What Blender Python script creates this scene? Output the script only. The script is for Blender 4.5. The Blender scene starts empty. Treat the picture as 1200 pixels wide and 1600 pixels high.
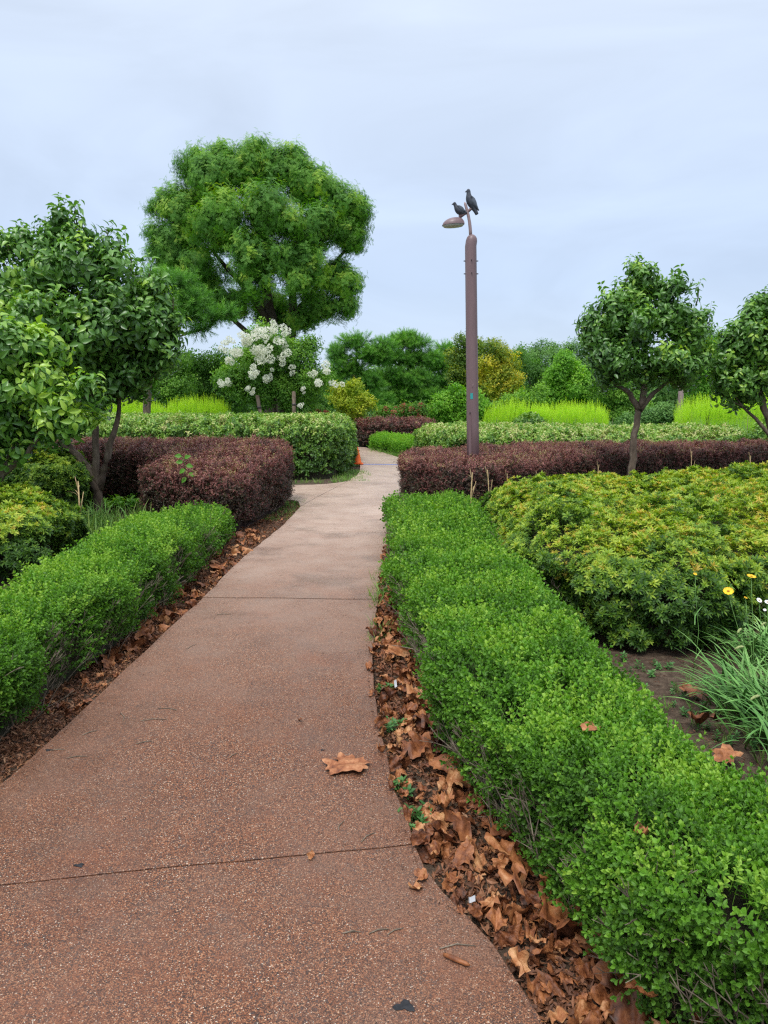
import bpy, bmesh, math, random
import numpy as np
from mathutils import Vector, Matrix

random.seed(7)
rng = np.random.default_rng(7)
sc = bpy.context.scene
R = math.radians

# ------------------------------------------------------------------ camera
EYE, F, PITCH = 1.5, 1120.0, math.atan(165 / 1120.0)
cd = bpy.data.cameras.new('camera')
cam = bpy.data.objects.new('camera', cd)
sc.collection.objects.link(cam)
sc.camera = cam
cam.location = (0, 0, EYE)
cam.rotation_euler = (math.pi / 2 - PITCH, 0, 0)
cd.sensor_fit = 'VERTICAL'
cd.sensor_height = 24.0
cd.lens = 24.0 * F / 1600.0
cd.clip_start = 0.05
cd.clip_end = 2000

# ------------------------------------------------------------------ world
SUN_EL, SUN_ROT = R(62), R(200)
w = bpy.data.worlds.new('World')
sc.world = w
w.use_nodes = True
nt = w.node_tree
for n in list(nt.nodes):
    nt.nodes.remove(n)
N = nt.nodes.new
out = N('ShaderNodeOutputWorld')
bg = N('ShaderNodeBackground')
bg.inputs['Strength'].default_value = 0.12
sky = N('ShaderNodeTexSky')
sky.sky_type = 'NISHITA'
sky.sun_disc = False
sky.sun_elevation = SUN_EL
sky.sun_rotation = SUN_ROT
sky.air_density = 1.0
sky.dust_density = 2.0
tc = N('ShaderNodeTexCoord')
sep = N('ShaderNodeSeparateXYZ')
nt.links.new(tc.outputs['Generated'], sep.inputs[0])
grad = N('ShaderNodeValToRGB')          # cloud deck: a little brighter to the zenith
grad.color_ramp.elements[0].position = 0.0
grad.color_ramp.elements[0].color = (3.95, 4.65, 5.65, 1)
grad.color_ramp.elements[1].position = 1.0
grad.color_ramp.elements[1].color = (10.6, 11.2, 12.0, 1)
e = grad.color_ramp.elements.new(0.16); e.color = (3.5, 4.25, 5.5, 1)
e = grad.color_ramp.elements.new(0.42); e.color = (4.1, 4.7, 5.65, 1)
nt.links.new(sep.outputs['Z'], grad.inputs[0])
mp = N('ShaderNodeMapping')
mp.inputs['Scale'].default_value = (1.4, 1.4, 4.5)
nt.links.new(tc.outputs['Generated'], mp.inputs[0])
noi = N('ShaderNodeTexNoise')
noi.inputs['Scale'].default_value = 1.6
noi.inputs['Detail'].default_value = 5
noi.inputs['Roughness'].default_value = 0.5
noi.inputs['Distortion'].default_value = 1.0
nt.links.new(mp.outputs[0], noi.inputs['Vector'])
cr = N('ShaderNodeMapRange')
cr.inputs['From Min'].default_value = 0.35
cr.inputs['From Max'].default_value = 0.7
cr.inputs['To Min'].default_value = 0.92
cr.inputs['To Max'].default_value = 1.09
nt.links.new(noi.outputs['Fac'], cr.inputs['Value'])
mul = N('ShaderNodeVectorMath'); mul.operation = 'SCALE'
nt.links.new(grad.outputs[0], mul.inputs[0])
nt.links.new(cr.outputs[0], mul.inputs['Scale'])
mx = N('ShaderNodeMixRGB')
mx.inputs[0].default_value = 0.88        # overcast: the cloud deck covers most of the blue
nt.links.new(sky.outputs[0], mx.inputs[1])
nt.links.new(mul.outputs[0], mx.inputs[2])
nt.links.new(mx.outputs[0], bg.inputs['Color'])
nt.links.new(bg.outputs[0], out.inputs['Surface'])

sl = bpy.data.lights.new('sun', 'SUN')
sl.energy = 1.5
sl.angle = R(14)
sl.color = (1.0, 0.97, 0.92)
so = bpy.data.objects.new('sun', sl)
sc.collection.objects.link(so)
sd = Vector((math.sin(SUN_ROT) * math.cos(SUN_EL), math.cos(SUN_ROT) * math.cos(SUN_EL), math.sin(SUN_EL)))
so.rotation_euler = sd.to_track_quat('Z', 'Y').to_euler()
so.location = (0, 0, 30)

sc.view_settings.view_transform = 'Standard'
sc.view_settings.look = 'None'
sc.view_settings.exposure = 0.62
sc.view_settings.gamma = 1.0
sc.view_settings.use_curve_mapping = False
sc.render.engine = 'CYCLES'
sc.cycles.use_denoising = False
sc.cycles.filter_width = 1.3
sc.cycles.max_bounces = 6
sc.cycles.diffuse_bounces = 4
sc.cycles.glossy_bounces = 2
sc.cycles.transmission_bounces = 4

# ------------------------------------------------------------------ helpers
SP, CP = math.sin(PITCH), math.cos(PITCH)


def ray(px, py):
    a = (px - 600) / F
    b = (800 - py) / F
    return np.array([a, CP + b * SP, -SP + b * CP])


def G(px, py, z=0.0):
    """point on the level z seen at photograph position px, py"""
    d = ray(px, py)
    t = (z - EYE) / d[2]
    return np.array([d[0] * t, d[1] * t, z])


def Wd(px, py, D):
    """point at distance D ahead seen at px, py"""
    d = ray(px, py)
    t = D / d[1]
    return np.array([d[0] * t, D, EYE + d[2] * t])


def sz(pxl, D):
    return pxl * D / F


def link(o, parent=None):
    sc.collection.objects.link(o)
    if parent is not None:
        o.parent = parent
    return o


def tag(o, label=None, cat=None, group=None, kind=None):
    if label: o['label'] = label
    if cat: o['category'] = cat
    if group: o['group'] = group
    if kind: o['kind'] = kind
    return o


def empty(name, loc=(0, 0, 0), label=None, cat=None, group=None, kind=None):
    o = bpy.data.objects.new(name, None)
    o.empty_display_size = 0.1
    o.location = tuple(loc)
    link(o)
    return tag(o, label, cat, group, kind)


def mesh(name, V, Fc, mat=None, parent=None, smooth=False, base=None):
    V = np.asarray(V, dtype=float)
    if base is not None:
        V = V - np.asarray(base)
    me = bpy.data.meshes.new(name)
    me.from_pydata(V.tolist(), [], [tuple(int(i) for i in f) for f in Fc])
    if mat: me.materials.append(mat)
    if smooth:
        me.polygons.foreach_set('use_smooth', [True] * len(me.polygons))
    me.update()
    o = bpy.data.objects.new(name, me)
    return link(o, parent)


def from_bm(name, bm, mat=None, parent=None, smooth=False):
    me = bpy.data.meshes.new(name)
    bm.to_mesh(me); bm.free()
    if mat: me.materials.append(mat)
    if smooth:
        me.polygons.foreach_set('use_smooth', [True] * len(me.polygons))
    o = bpy.data.objects.new(name, me)
    return link(o, parent)


class MB:
    """collects tubes and shapes into one mesh"""
    def __init__(s): s.V = []; s.F = []
    def add(s, V, Fc):
        b = len(s.V)
        s.V += [tuple(v) for v in V]
        s.F += [tuple(i + b for i in f) for f in Fc]
    def tube(s, pts, rad, n=8, cap=True):
        pts = [np.asarray(p, float) for p in pts]
        rings = []
        up = np.array([0.13, 0.31, 0.94])
        b = len(s.V)
        for i, p in enumerate(pts):
            t = pts[min(i + 1, len(pts) - 1)] - pts[max(i - 1, 0)]
            t = t / (np.linalg.norm(t) + 1e-9)
            ref = up if abs(t @ up) < 0.9 else np.array([1.0, 0.1, 0])
            x = np.cross(ref, t); x /= np.linalg.norm(x)
            y = np.cross(t, x)
            r = rad[i] if hasattr(rad, '__len__') else rad
            for k in range(n):
                a = 2 * math.pi * k / n
                s.V.append(tuple(p + r * (math.cos(a) * x + math.sin(a) * y)))
        for i in range(len(pts) - 1):
            for k in range(n):
                k2 = (k + 1) % n
                s.F.append((b + i * n + k, b + i * n + k2, b + (i + 1) * n + k2, b + (i + 1) * n + k))
        if cap:
            s.F.append(tuple(b + k for k in reversed(range(n))))
            s.F.append(tuple(b + (len(pts) - 1) * n + k for k in range(n)))
    def build(s, name, mat, parent=None, smooth=True, base=None):
        return mesh(name, s.V, s.F, mat, parent, smooth, base)


_K = {}
def fn(p, freq, seed=0, k=7):
    """smooth noise -1..1 of points p (n,3)"""
    p = np.asarray(p, float)
    if p.shape[1] == 2: p = np.c_[p, np.zeros(len(p))]
    key = (seed, k)
    if key not in _K:
        r = np.random.default_rng(1000 + seed)
        d = r.normal(size=(k, 3)); d /= np.linalg.norm(d, axis=1)[:, None]
        _K[key] = (d * r.uniform(0.6, 1.6, (k, 1)), r.uniform(0, 6.28, k))
    d, ph = _K[key]
    return np.clip(np.sin(p @ d.T * freq * 2 * math.pi + ph).sum(1) / math.sqrt(k) / 1.1, -1, 1)


# ------------------------------------------------------------------ materials
def base_mat(name, rough=0.7, spec=0.4):
    m = bpy.data.materials.new(name); m.use_nodes = True
    b = m.node_tree.nodes['Principled BSDF']
    b.inputs['Roughness'].default_value = rough
    b.inputs['Specular IOR Level'].default_value = spec
    return m, m.node_tree, b


def ramp(nt, stops):
    r = nt.nodes.new('ShaderNodeValToRGB')
    el = r.color_ramp.elements
    el[0].position, el[0].color = stops[0][0], (*stops[0][1], 1)
    el[1].position, el[1].color = stops[-1][0], (*stops[-1][1], 1)
    for p, c in stops[1:-1]:
        e = el.new(p); e.color = (*c, 1)
    return r


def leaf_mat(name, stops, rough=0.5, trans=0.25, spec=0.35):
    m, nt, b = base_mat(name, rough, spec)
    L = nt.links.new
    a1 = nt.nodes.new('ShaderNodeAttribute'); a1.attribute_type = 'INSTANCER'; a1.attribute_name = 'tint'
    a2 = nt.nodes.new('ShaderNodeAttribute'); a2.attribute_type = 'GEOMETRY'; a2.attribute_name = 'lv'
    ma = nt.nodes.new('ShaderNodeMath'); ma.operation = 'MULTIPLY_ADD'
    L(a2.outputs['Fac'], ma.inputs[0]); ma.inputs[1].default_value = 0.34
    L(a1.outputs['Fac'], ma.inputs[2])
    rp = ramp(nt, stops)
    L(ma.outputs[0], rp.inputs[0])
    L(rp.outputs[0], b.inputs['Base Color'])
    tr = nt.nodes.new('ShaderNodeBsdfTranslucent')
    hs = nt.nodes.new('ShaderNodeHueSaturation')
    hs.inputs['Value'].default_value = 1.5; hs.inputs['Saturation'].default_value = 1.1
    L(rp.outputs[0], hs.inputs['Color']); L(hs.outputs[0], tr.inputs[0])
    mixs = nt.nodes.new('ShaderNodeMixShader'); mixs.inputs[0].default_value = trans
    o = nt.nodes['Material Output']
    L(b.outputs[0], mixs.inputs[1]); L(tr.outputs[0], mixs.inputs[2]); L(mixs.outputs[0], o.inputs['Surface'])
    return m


def noise_mat(name, stops, scale=5, detail=6, rough=0.85, bump=0.3, bscale=None, spec=0.3, dist=0.01, stretch=None, objrand=0.0):
    m, nt, b = base_mat(name, rough, spec)
    L = nt.links.new
    tc = nt.nodes.new('ShaderNodeTexCoord')
    src = tc.outputs['Object']
    if stretch:
        mp = nt.nodes.new('ShaderNodeMapping'); mp.inputs['Scale'].default_value = stretch
        L(src, mp.inputs[0]); src = mp.outputs[0]
    n = nt.nodes.new('ShaderNodeTexNoise'); n.inputs['Scale'].default_value = scale; n.inputs['Detail'].default_value = detail
    n.inputs['Roughness'].default_value = 0.65
    L(src, n.inputs['Vector'])
    fac = n.outputs['Fac']
    if objrand:
        oi = nt.nodes.new('ShaderNodeObjectInfo')
        ma = nt.nodes.new('ShaderNodeMath'); ma.operation = 'MULTIPLY_ADD'
        L(oi.outputs['Random'], ma.inputs[0]); ma.inputs[1].default_value = objrand; L(fac, ma.inputs[2])
        mb = nt.nodes.new('ShaderNodeMath'); mb.operation = 'SUBTRACT'; L(ma.outputs[0], mb.inputs[0]); mb.inputs[1].default_value = objrand / 2
        fac = mb.outputs[0]
    rp = ramp(nt, stops); L(fac, rp.inputs[0]); L(rp.outputs[0], b.inputs['Base Color'])
    if bump:
        n2 = nt.nodes.new('ShaderNodeTexNoise'); n2.inputs['Scale'].default_value = bscale or scale * 4; n2.inputs['Detail'].default_value = 4
        L(src, n2.inputs['Vector'])
        bp = nt.nodes.new('ShaderNodeBump'); bp.inputs['Strength'].default_value = bump; bp.inputs['Distance'].default_value = dist
        L(n2.outputs['Fac'], bp.inputs['Height']); L(bp.outputs[0], b.inputs['Normal'])
    return m


M = {}
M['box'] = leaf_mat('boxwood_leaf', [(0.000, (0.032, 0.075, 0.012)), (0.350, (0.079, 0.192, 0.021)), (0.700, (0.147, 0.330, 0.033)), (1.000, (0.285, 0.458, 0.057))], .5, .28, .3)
M['box_far'] = leaf_mat('boxwood_lime_leaf', [(0.000, (0.055, 0.168, 0.018)), (0.500, (0.143, 0.378, 0.027)), (1.000, (0.286, 0.504, 0.054))], .5, .3)
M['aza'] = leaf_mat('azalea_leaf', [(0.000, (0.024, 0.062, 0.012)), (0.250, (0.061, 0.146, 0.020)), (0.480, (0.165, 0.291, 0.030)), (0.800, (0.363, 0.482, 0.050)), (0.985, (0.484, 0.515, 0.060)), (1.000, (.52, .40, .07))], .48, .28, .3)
M['bar'] = leaf_mat('barberry_leaf', [(0.000, (0.023, 0.015, 0.010)), (0.250, (0.062, 0.035, 0.023)), (0.360, (0.058, 0.069, 0.022)), (0.450, (0.115, 0.041, 0.033)), (0.750, (0.230, 0.078, 0.065)), (0.930, (0.384, 0.166, 0.119)), (1.000, (0.307, 0.254, 0.089))], .45, .18, .4)
M['euo'] = leaf_mat('euonymus_leaf', [(0.000, (0.024, 0.069, 0.011)), (0.400, (0.084, 0.196, 0.025)), (0.700, (0.192, 0.356, 0.041)), (0.930, (0.336, 0.471, 0.081)), (1.000, (0.504, 0.506, 0.198))], .4, .2, .45)
M['lime'] = leaf_mat('lime_leaf', [(0.000, (0.128, 0.297, 0.014)), (0.500, (0.297, 0.531, 0.019)), (1.000, (0.489, 0.701, 0.038))], .6, .35)
M['dog'] = leaf_mat('dogwood_leaf', [(0.000, (0.036, 0.090, 0.020)), (0.450, (0.083, 0.202, 0.035)), (0.800, (0.164, 0.343, 0.050)), (1.000, (0.361, 0.551, 0.066))], .36, .26, .55)
M['big'] = leaf_mat('feathery_leaf', [(0.000, (0.045, 0.121, 0.021)), (0.500, (0.102, 0.268, 0.033)), (0.800, (0.178, 0.375, 0.041)), (1.000, (0.344, 0.508, 0.058))], .55, .36)
M['pine'] = leaf_mat('pine_needle', [(0.000, (0.043, 0.126, 0.020)), (0.500, (0.102, 0.280, 0.035)), (1.000, (0.221, 0.462, 0.055))], .55, .3)
M['mix'] = leaf_mat('park_tree_leaf', [(0.000, (0.043, 0.115, 0.020)), (0.500, (0.116, 0.270, 0.033)), (1.000, (0.261, 0.459, 0.055))], .55, .35)
M['brightt'] = leaf_mat('bright_tree_leaf', [(0.000, (0.063, 0.176, 0.018)), (0.500, (0.149, 0.363, 0.028)), (1.000, (0.299, 0.528, 0.050))], .55, .35)
M['yel'] = leaf_mat('yellowing_leaf', [(0.0, (.12, .22, .02)), (.5, (.29, .41, .03)), (1.0, (.55, .56, .05))], .55, .35)
M['org'] = leaf_mat('autumn_leaf', [(0.0, (.06, .13, .02)), (.4, (.13, .23, .03)), (.7, (.40, .44, .035)), (1.0, (.68, .56, .05))], .55, .35)
M['far'] = leaf_mat('haze_tinted_leaf', [(0.000, (0.056, 0.135, 0.044)), (0.500, (0.112, 0.243, 0.061)), (1.000, (0.210, 0.378, 0.088))], .6, .25)  # slight blue in the leaf colour paints in distance haze
M['wht'] = leaf_mat('white_blossom', [(0.000, (0.744, 0.744, 0.625)), (1.000, (0.880, 0.880, 0.880))], .6, .3)
M['pink'] = leaf_mat('coral_blossom', [(0.0, (.45, .12, .09)), (.6, (.62, .25, .2)), (1.0, (.72, .55, .5))], .6, .3)
M['grs'] = leaf_mat('grass_blade', [(0.000, (0.060, 0.132, 0.020)), (0.600, (0.144, 0.300, 0.050)), (1.000, (0.300, 0.396, 0.090))], .5, .3)
M['grs2'] = leaf_mat('foxtail_blade', [(0.0, (.05, .15, .04)), (.6, (.13, .30, .08)), (1.0, (.28, .46, .18))], .45, .3)
M['dry'] = leaf_mat('dry_stalk', [(0.0, (.22, .13, .06)), (1.0, (.48, .34, .16))], .7, .15)
M['litter'] = leaf_mat('litter_bits', [(0.0, (.05, .028, .018)), (.4, (.14, .06, .032)), (.75, (.27, .115, .055)), (1.0, (.36, .2, .11))], .6, .1)
M['twig'] = noise_mat('twig_bark', [(.3, (.09, .07, .05)), (.7, (.28, .23, .17))], 40, 3, .9, 0)
M['core'] = noise_mat('inner_branch_shade', [(.35, (.022, .022, .012)), (.65, (.06, .052, .03))], 30, 5, .95, .6, 50)  # hedge core: twig brown darkened with painted interior shade
M['corep'] = noise_mat('inner_branch_shade_purple', [(.35, (.018, .010, .010)), (.65, (.055, .032, .028))], 30, 5, .95, .6, 50)  # same painted shade for the purple hedges
M['bark'] = noise_mat('brown_bark', [(.3, (.05, .036, .026)), (.5, (.12, .088, .062)), (.7, (.24, .19, .14))], 9, 8, .9, .8, 30, stretch=(1, 1, .35), dist=.02)
M['barkd'] = noise_mat('dark_bark', [(.3, (.022, .018, .014)), (.7, (.09, .07, .055))], 6, 8, .9, .6, 20, stretch=(1, 1, .3), dist=.03)
M['dead'] = noise_mat('dead_leaf', [(.2, (.04, .016, .01)), (.4, (.17, .055, .02)), (.58, (.36, .135, .048)), (.8, (.54, .29, .13))], 16, 6, .55, .7, 45, .4, .006, objrand=.42)
M['deadl'] = noise_mat('rust_leaf', [(.3, (.10, .03, .014)), (.48, (.30, .105, .04)), (.7, (.52, .25, .12))], 34, 7, .6, .9, 60, .35, .006)
M['soil'] = noise_mat('garden_soil', [(.3, (.035, .024, .016)), (.5, (.085, .058, .038)), (.72, (.16, .115, .075))], 22, 10, .95, 1.0, 60, .2, .02)


# ground: soil close by, turf further off
def ground_mat():
    m, nt, b = base_mat('ground_soil_and_turf', .95, .2)
    L = nt.links.new
    tc = nt.nodes.new('ShaderNodeTexCoord')
    n = nt.nodes.new('ShaderNodeTexNoise'); n.inputs['Scale'].default_value = 18; n.inputs['Detail'].default_value = 10; n.inputs['Roughness'].default_value = .7
    L(tc.outputs['Object'], n.inputs['Vector'])
    r1 = ramp(nt, [(.3, (.03, .021, .014)), (.5, (.085, .058, .04)), (.7, (.17, .125, .085))])
    L(n.outputs['Fac'], r1.inputs[0])
    n2 = nt.nodes.new('ShaderNodeTexNoise'); n2.inputs['Scale'].default_value = 1.1; n2.inputs['Detail'].default_value = 8
    L(tc.outputs['Object'], n2.inputs['Vector'])
    r2 = ramp(nt, [(.3, (.04, .09, .02)), (.7, (.10, .19, .035))])
    L(n.outputs['Fac'], r2.inputs[0])
    sep = nt.nodes.new('ShaderNodeSeparateXYZ'); L(tc.outputs['Object'], sep.inputs[0])
    ma = nt.nodes.new('ShaderNodeMath'); ma.operation = 'MULTIPLY_ADD'; L(n2.outputs['Fac'], ma.inputs[0]); ma.inputs[1].default_value = 14; L(sep.outputs['Y'], ma.inputs[2])
    mr = nt.nodes.new('ShaderNodeMapRange'); mr.inputs['From Min'].default_value = 22; mr.inputs['From Max'].default_value = 26; L(ma.outputs[0], mr.inputs['Value'])
    mx = nt.nodes.new('ShaderNodeMixRGB'); L(mr.outputs[0], mx.inputs[0]); L(r1.outputs[0], mx.inputs[1]); L(r2.outputs[0], mx.inputs[2])
    L(mx.outputs[0], b.inputs['Base Color'])
    n3 = nt.nodes.new('ShaderNodeTexNoise'); n3.inputs['Scale'].default_value = 70; n3.inputs['Detail'].default_value = 6
    L(tc.outputs['Object'], n3.inputs['Vector'])
    bp = nt.nodes.new('ShaderNodeBump'); bp.inputs['Strength'].default_value = .9; bp.inputs['Distance'].default_value = .02
    L(n3.outputs['Fac'], bp.inputs['Height']); L(bp.outputs[0], b.inputs['Normal'])
    return m


def path_mat():
    m, nt, b = base_mat('red_exposed_aggregate', .5, .4)
    L = nt.links.new
    def node(t, **k):
        n = nt.nodes.new(t)
        for a, v in k.items(): setattr(n, a, v)
        return n
    tc = node('ShaderNodeTexCoord')
    O = tc.outputs['Object']
    def noise(scale, detail=4, rough=.6, src=O):
        n = node('ShaderNodeTexNoise'); n.inputs['Scale'].default_value = scale; n.inputs['Detail'].default_value = detail; n.inputs['Roughness'].default_value = rough
        L(src, n.inputs['Vector']); return n.outputs['Fac']
    def mix(f, a, bb):
        n = node('ShaderNodeMixRGB'); L(f, n.inputs[0])
        for i, v in ((1, a), (2, bb)):
            if isinstance(v, tuple): n.inputs[i].default_value = (*v, 1)
            else: L(v, n.inputs[i])
        return n.outputs[0]
    def rng_(v, a, c, lo=0, hi=1):
        n = node('ShaderNodeMapRange'); L(v, n.inputs['Value'])
        for k, x in (('From Min', a), ('From Max', c), ('To Min', lo), ('To Max', hi)): n.inputs[k].default_value = x
        return n.outputs[0]
    # grit: each voronoi cell is one grain with its own tone
    vo = node('ShaderNodeTexVoronoi'); vo.inputs['Scale'].default_value = 380; L(O, vo.inputs['Vector'])
    sepc = node('ShaderNodeSeparateColor'); L(vo.outputs['Color'], sepc.inputs[0])
    grain = ramp(nt, [(0.0, (.012, .010, .010)), (.24, (.03, .018, .014)), (.38, (.095, .034, .016)), (.62, (.185, .062, .026)), (.87, (.32, .12, .05)), (.97, (.48, .28, .16)), (1.0, (.7, .62, .5))])
    L(sepc.outputs[0], grain.inputs[0])
    big = noise(.8, 5)
    mid = noise(3.2, 6, .7)
    fine = noise(60, 3)
    vo2 = node('ShaderNodeTexVoronoi'); vo2.inputs['Scale'].default_value = 85; L(O, vo2.inputs['Vector'])
    sep2 = node('ShaderNodeSeparateColor'); L(vo2.outputs['Color'], sep2.inputs[0])
    chip = node('ShaderNodeMath', operation='GREATER_THAN'); L(sep2.outputs[0], chip.inputs[0]); chip.inputs[1].default_value = .86
    near_ = node('ShaderNodeMath', operation='LESS_THAN'); L(vo2.outputs['Distance'], near_.inputs[0]); near_.inputs[1].default_value = .36
    chm = node('ShaderNodeMath', operation='MULTIPLY'); L(chip.outputs[0], chm.inputs[0]); L(near_.outputs[0], chm.inputs[1])
    gcol = mix(rng_(chm.outputs[0], 0, 1, 0, .8), grain.outputs[0], (.045, .035, .035))
    # worn greyer patches and stains
    c = mix(rng_(mid, .48, .72, 0, .55), gcol, mix(rng_(sepc.outputs[1], 0, 1), (.03, .02, .018), (.24, .145, .10)))
    c = mix(rng_(big, .42, .62, 0, .45), c, mix(rng_(sepc.outputs[1], 0, 1), (.06, .03, .02), (.34, .17, .105)))
    c = mix(rng_(noise(1.7, 6, .7), .52, .7, 0, .38), c, (.22, .07, .03))
    c = mix(rng_(noise(7, 7, .8), .58, .72, 0, .6), c, (.05, .034, .03))
    # further along, sky sheen on the wet path painted in as paler colour
    sep = node('ShaderNodeSeparateXYZ'); L(O, sep.inputs[0])
    ad = node('ShaderNodeMath', operation='MULTIPLY_ADD'); L(big, ad.inputs[0]); ad.inputs[1].default_value = 1.5; L(sep.outputs['Y'], ad.inputs[2])
    far_sheen = rng_(ad.outputs[0], 4.0, 11.0)
    c = mix(rng_(far_sheen, 0, 1, 0, .76), c, mix(rng_(mid, .35, .65), (.52, .375, .29), (.64, .49, .39)))
    # tread-worn centre and soil washed in along the joints read as broad tonal drift
    c = mix(rng_(noise(.35, 3), .4, .65, 0, .22), c, mix(rng_(sepc.outputs[2], 0, 1), (.05, .03, .024), (.34, .21, .15)))
    # damp streaks left by the rain
    damp = rng_(noise(1.15, 7, .72), .50, .62, 0, .24)
    c = mix(damp, c, (.075, .036, .024))
    L(c, b.inputs['Base Color'])
    # damp: smoother where water stands
    wet = rng_(noise(1.15, 7, .72), .46, .62)
    wetf = node('ShaderNodeMath', operation='MAXIMUM'); L(wet, wetf.inputs[0]); L(rng_(sep.outputs['Y'], 5, 13), wetf.inputs[1])
    r0 = rng_(wetf.outputs[0], 0, 1, .6, .27)
    ad2 = node('ShaderNodeMath', operation='MULTIPLY_ADD'); L(fine, ad2.inputs[0]); ad2.inputs[1].default_value = .12; L(r0, ad2.inputs[2])
    L(ad2.outputs[0], b.inputs['Roughness'])
    bp = node('ShaderNodeBump'); bp.inputs['Strength'].default_value = .55; bp.inputs['Distance'].default_value = .0022
    inv = node('ShaderNodeMath', operation='SUBTRACT'); inv.inputs[0].default_value = 1; L(vo.outputs['Distance'], inv.inputs[1])
    L(inv.outputs[0], bp.inputs['Height']); L(bp.outputs[0], b.inputs['Normal'])
    return m


M['ground'] = ground_mat()
M['path'] = path_mat()

# ------------------------------------------------------------------ leaf prototypes (kept out of the scene, only instanced)
class Sprig:
    def __init__(s): s.V = []; s.F = []; s.lv = []
    def leaf(s, base, d, nrm, L, Wd_, fold=.25, curl=0.0, seg=2, lv=None):
        base = np.asarray(base, float); d = np.asarray(d, float); d /= np.linalg.norm(d)
        nrm = np.asarray(nrm, float); nrm = nrm - (nrm @ d) * d
        if np.linalg.norm(nrm) < 1e-4: nrm = np.cross(d, [.3, .5, .8])
        nrm /= np.linalg.norm(nrm)
        sd_ = np.cross(d, nrm)
        b = len(s.V)
        prof = {2: [(0, 0), (.33, .9), (.72, .72), (1, 0)], 3: [(0, 0), (.2, .75), (.45, 1), (.75, .6), (1, 0)], 1: [(0, .12), (.5, 1), (1, 0)]}[seg]
        n = len(prof)
        for (t, ww) in prof:
            c = base + d * L * t - nrm * curl * L * t * t
            h = nrm * fold * ww * Wd_ * .5
            s.V += [tuple(c), tuple(c + sd_ * ww * Wd_ * .5 + h), tuple(c - sd_ * ww * Wd_ * .5 + h)]
        for i in range(n - 1):
            a = b + 3 * i; c = a + 3
            s.F += [(a, a + 1, c + 1, c), (a, c, c + 2, a + 2)]
        v = random.random() if lv is None else lv
        s.lv += [v] * (len(s.V) - b)
    def stick(s, p, q, r, lv=0.0):
        p = np.asarray(p, float); q = np.asarray(q, float)
        t = q - p; t /= np.linalg.norm(t)
        x = np.cross(t, [.21, .36, .7]); x /= np.linalg.norm(x); y = np.cross(t, x)
        b = len(s.V)
        for c, rr in ((p, r), (q, r * .5)):
            for k in range(3):
                a = k * 2.094
                s.V.append(tuple(c + rr * (math.cos(a) * x + math.sin(a) * y)))
        for k in range(3):
            s.F.append((b + k, b + (k + 1) % 3, b + 3 + (k + 1) % 3, b + 3 + k))
        s.lv += [lv] * 6
    def obj(s, name, mat, smooth=False):
        me = bpy.data.meshes.new(name)
        me.from_pydata(s.V, [], s.F)
        me.materials.append(mat)
        at = me.attributes.new('lv', 'FLOAT', 'POINT'); at.data.foreach_set('value', s.lv)
        if smooth: me.polygons.foreach_set('use_smooth', [True] * len(me.polygons))
        return bpy.data.objects.new(name, me)


def rv(s=1.0): return np.array([random.gauss(0, s), random.gauss(0, s), random.gauss(0, s)])


def sp_box(L=.017, Wl=.0095, H=.055, nodes=5, mat='box'):
    s = Sprig(); bend = rv(.12); bend[2] = 0
    a0 = random.random() * 6
    for i in range(nodes):
        t = i / (nodes - 1)
        p = np.array([0, 0, H * t]) + bend * H * t * t
        for k in range(2):
            a = a0 + i * 1.57 + k * 3.14 + random.gauss(0, .25)
            el = .45 + .55 * t + random.gauss(0, .15)
            d = np.array([math.cos(a) * math.cos(el), math.sin(a) * math.cos(el), math.sin(el)])
            l = L * (1.05 - .35 * t) * random.uniform(.8, 1.2)
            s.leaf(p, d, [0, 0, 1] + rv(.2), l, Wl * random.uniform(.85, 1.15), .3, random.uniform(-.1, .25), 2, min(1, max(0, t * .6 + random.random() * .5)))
    p = np.array([0, 0, H]) + bend * H
    s.leaf(p, bend + [random.gauss(0, .3), random.gauss(0, .3), 1], [1, 0, 0], L * .7, Wl * .6, .3, 0, 2, .95)
    s.stick([0, 0, -.03], p, .0009, .4)
    return s


def sp_aza(L=.042, Wl=.013):
    s = Sprig()
    n = random.randint(7, 9); a0 = random.random() * 6
    for i in range(n):
        a = a0 + i * 6.283 / n + random.gauss(0, .2); el = random.uniform(.25, .75)
        d = np.array([math.cos(a) * math.cos(el), math.sin(a) * math.cos(el), math.sin(el)])
        s.leaf([0, 0, .03], d, [0, 0, 1], L * random.uniform(.75, 1.1), Wl * random.uniform(.85, 1.2), .25, random.uniform(0, .35), 2)
    for i in range(3):
        a = random.random() * 6; el = random.uniform(.9, 1.2)
        d = np.array([math.cos(a) * math.cos(el), math.sin(a) * math.cos(el), math.sin(el)])
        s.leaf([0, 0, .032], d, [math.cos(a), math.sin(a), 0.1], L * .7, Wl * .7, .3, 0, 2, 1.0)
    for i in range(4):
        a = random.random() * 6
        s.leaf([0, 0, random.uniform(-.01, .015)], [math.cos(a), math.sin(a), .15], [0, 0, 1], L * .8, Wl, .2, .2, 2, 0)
    s.stick([0, 0, -.05], [0, 0, .03], .0014, .3)
    return s


def sp_bar(L=.02, H=.085):
    s = Sprig(); bend = rv(.25); bend[2] = 0
    for i in range(13):
        t = i / 12; p = np.array([0, 0, H * t]) + bend * H * t * t
        a = i * 2.4 + random.gauss(0, .3); el = random.uniform(-.1, .9)
        s.leaf(p, [math.cos(a) * math.cos(el), math.sin(a) * math.cos(el), math.sin(el)], [0, 0, 1] + rv(.3), L * random.uniform(.7, 1.15), L * .62, .2, .1, 2)
    s.stick([0, 0, -.04], np.array([0, 0, H]) + bend * H, .0012, .2)
    return s


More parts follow.
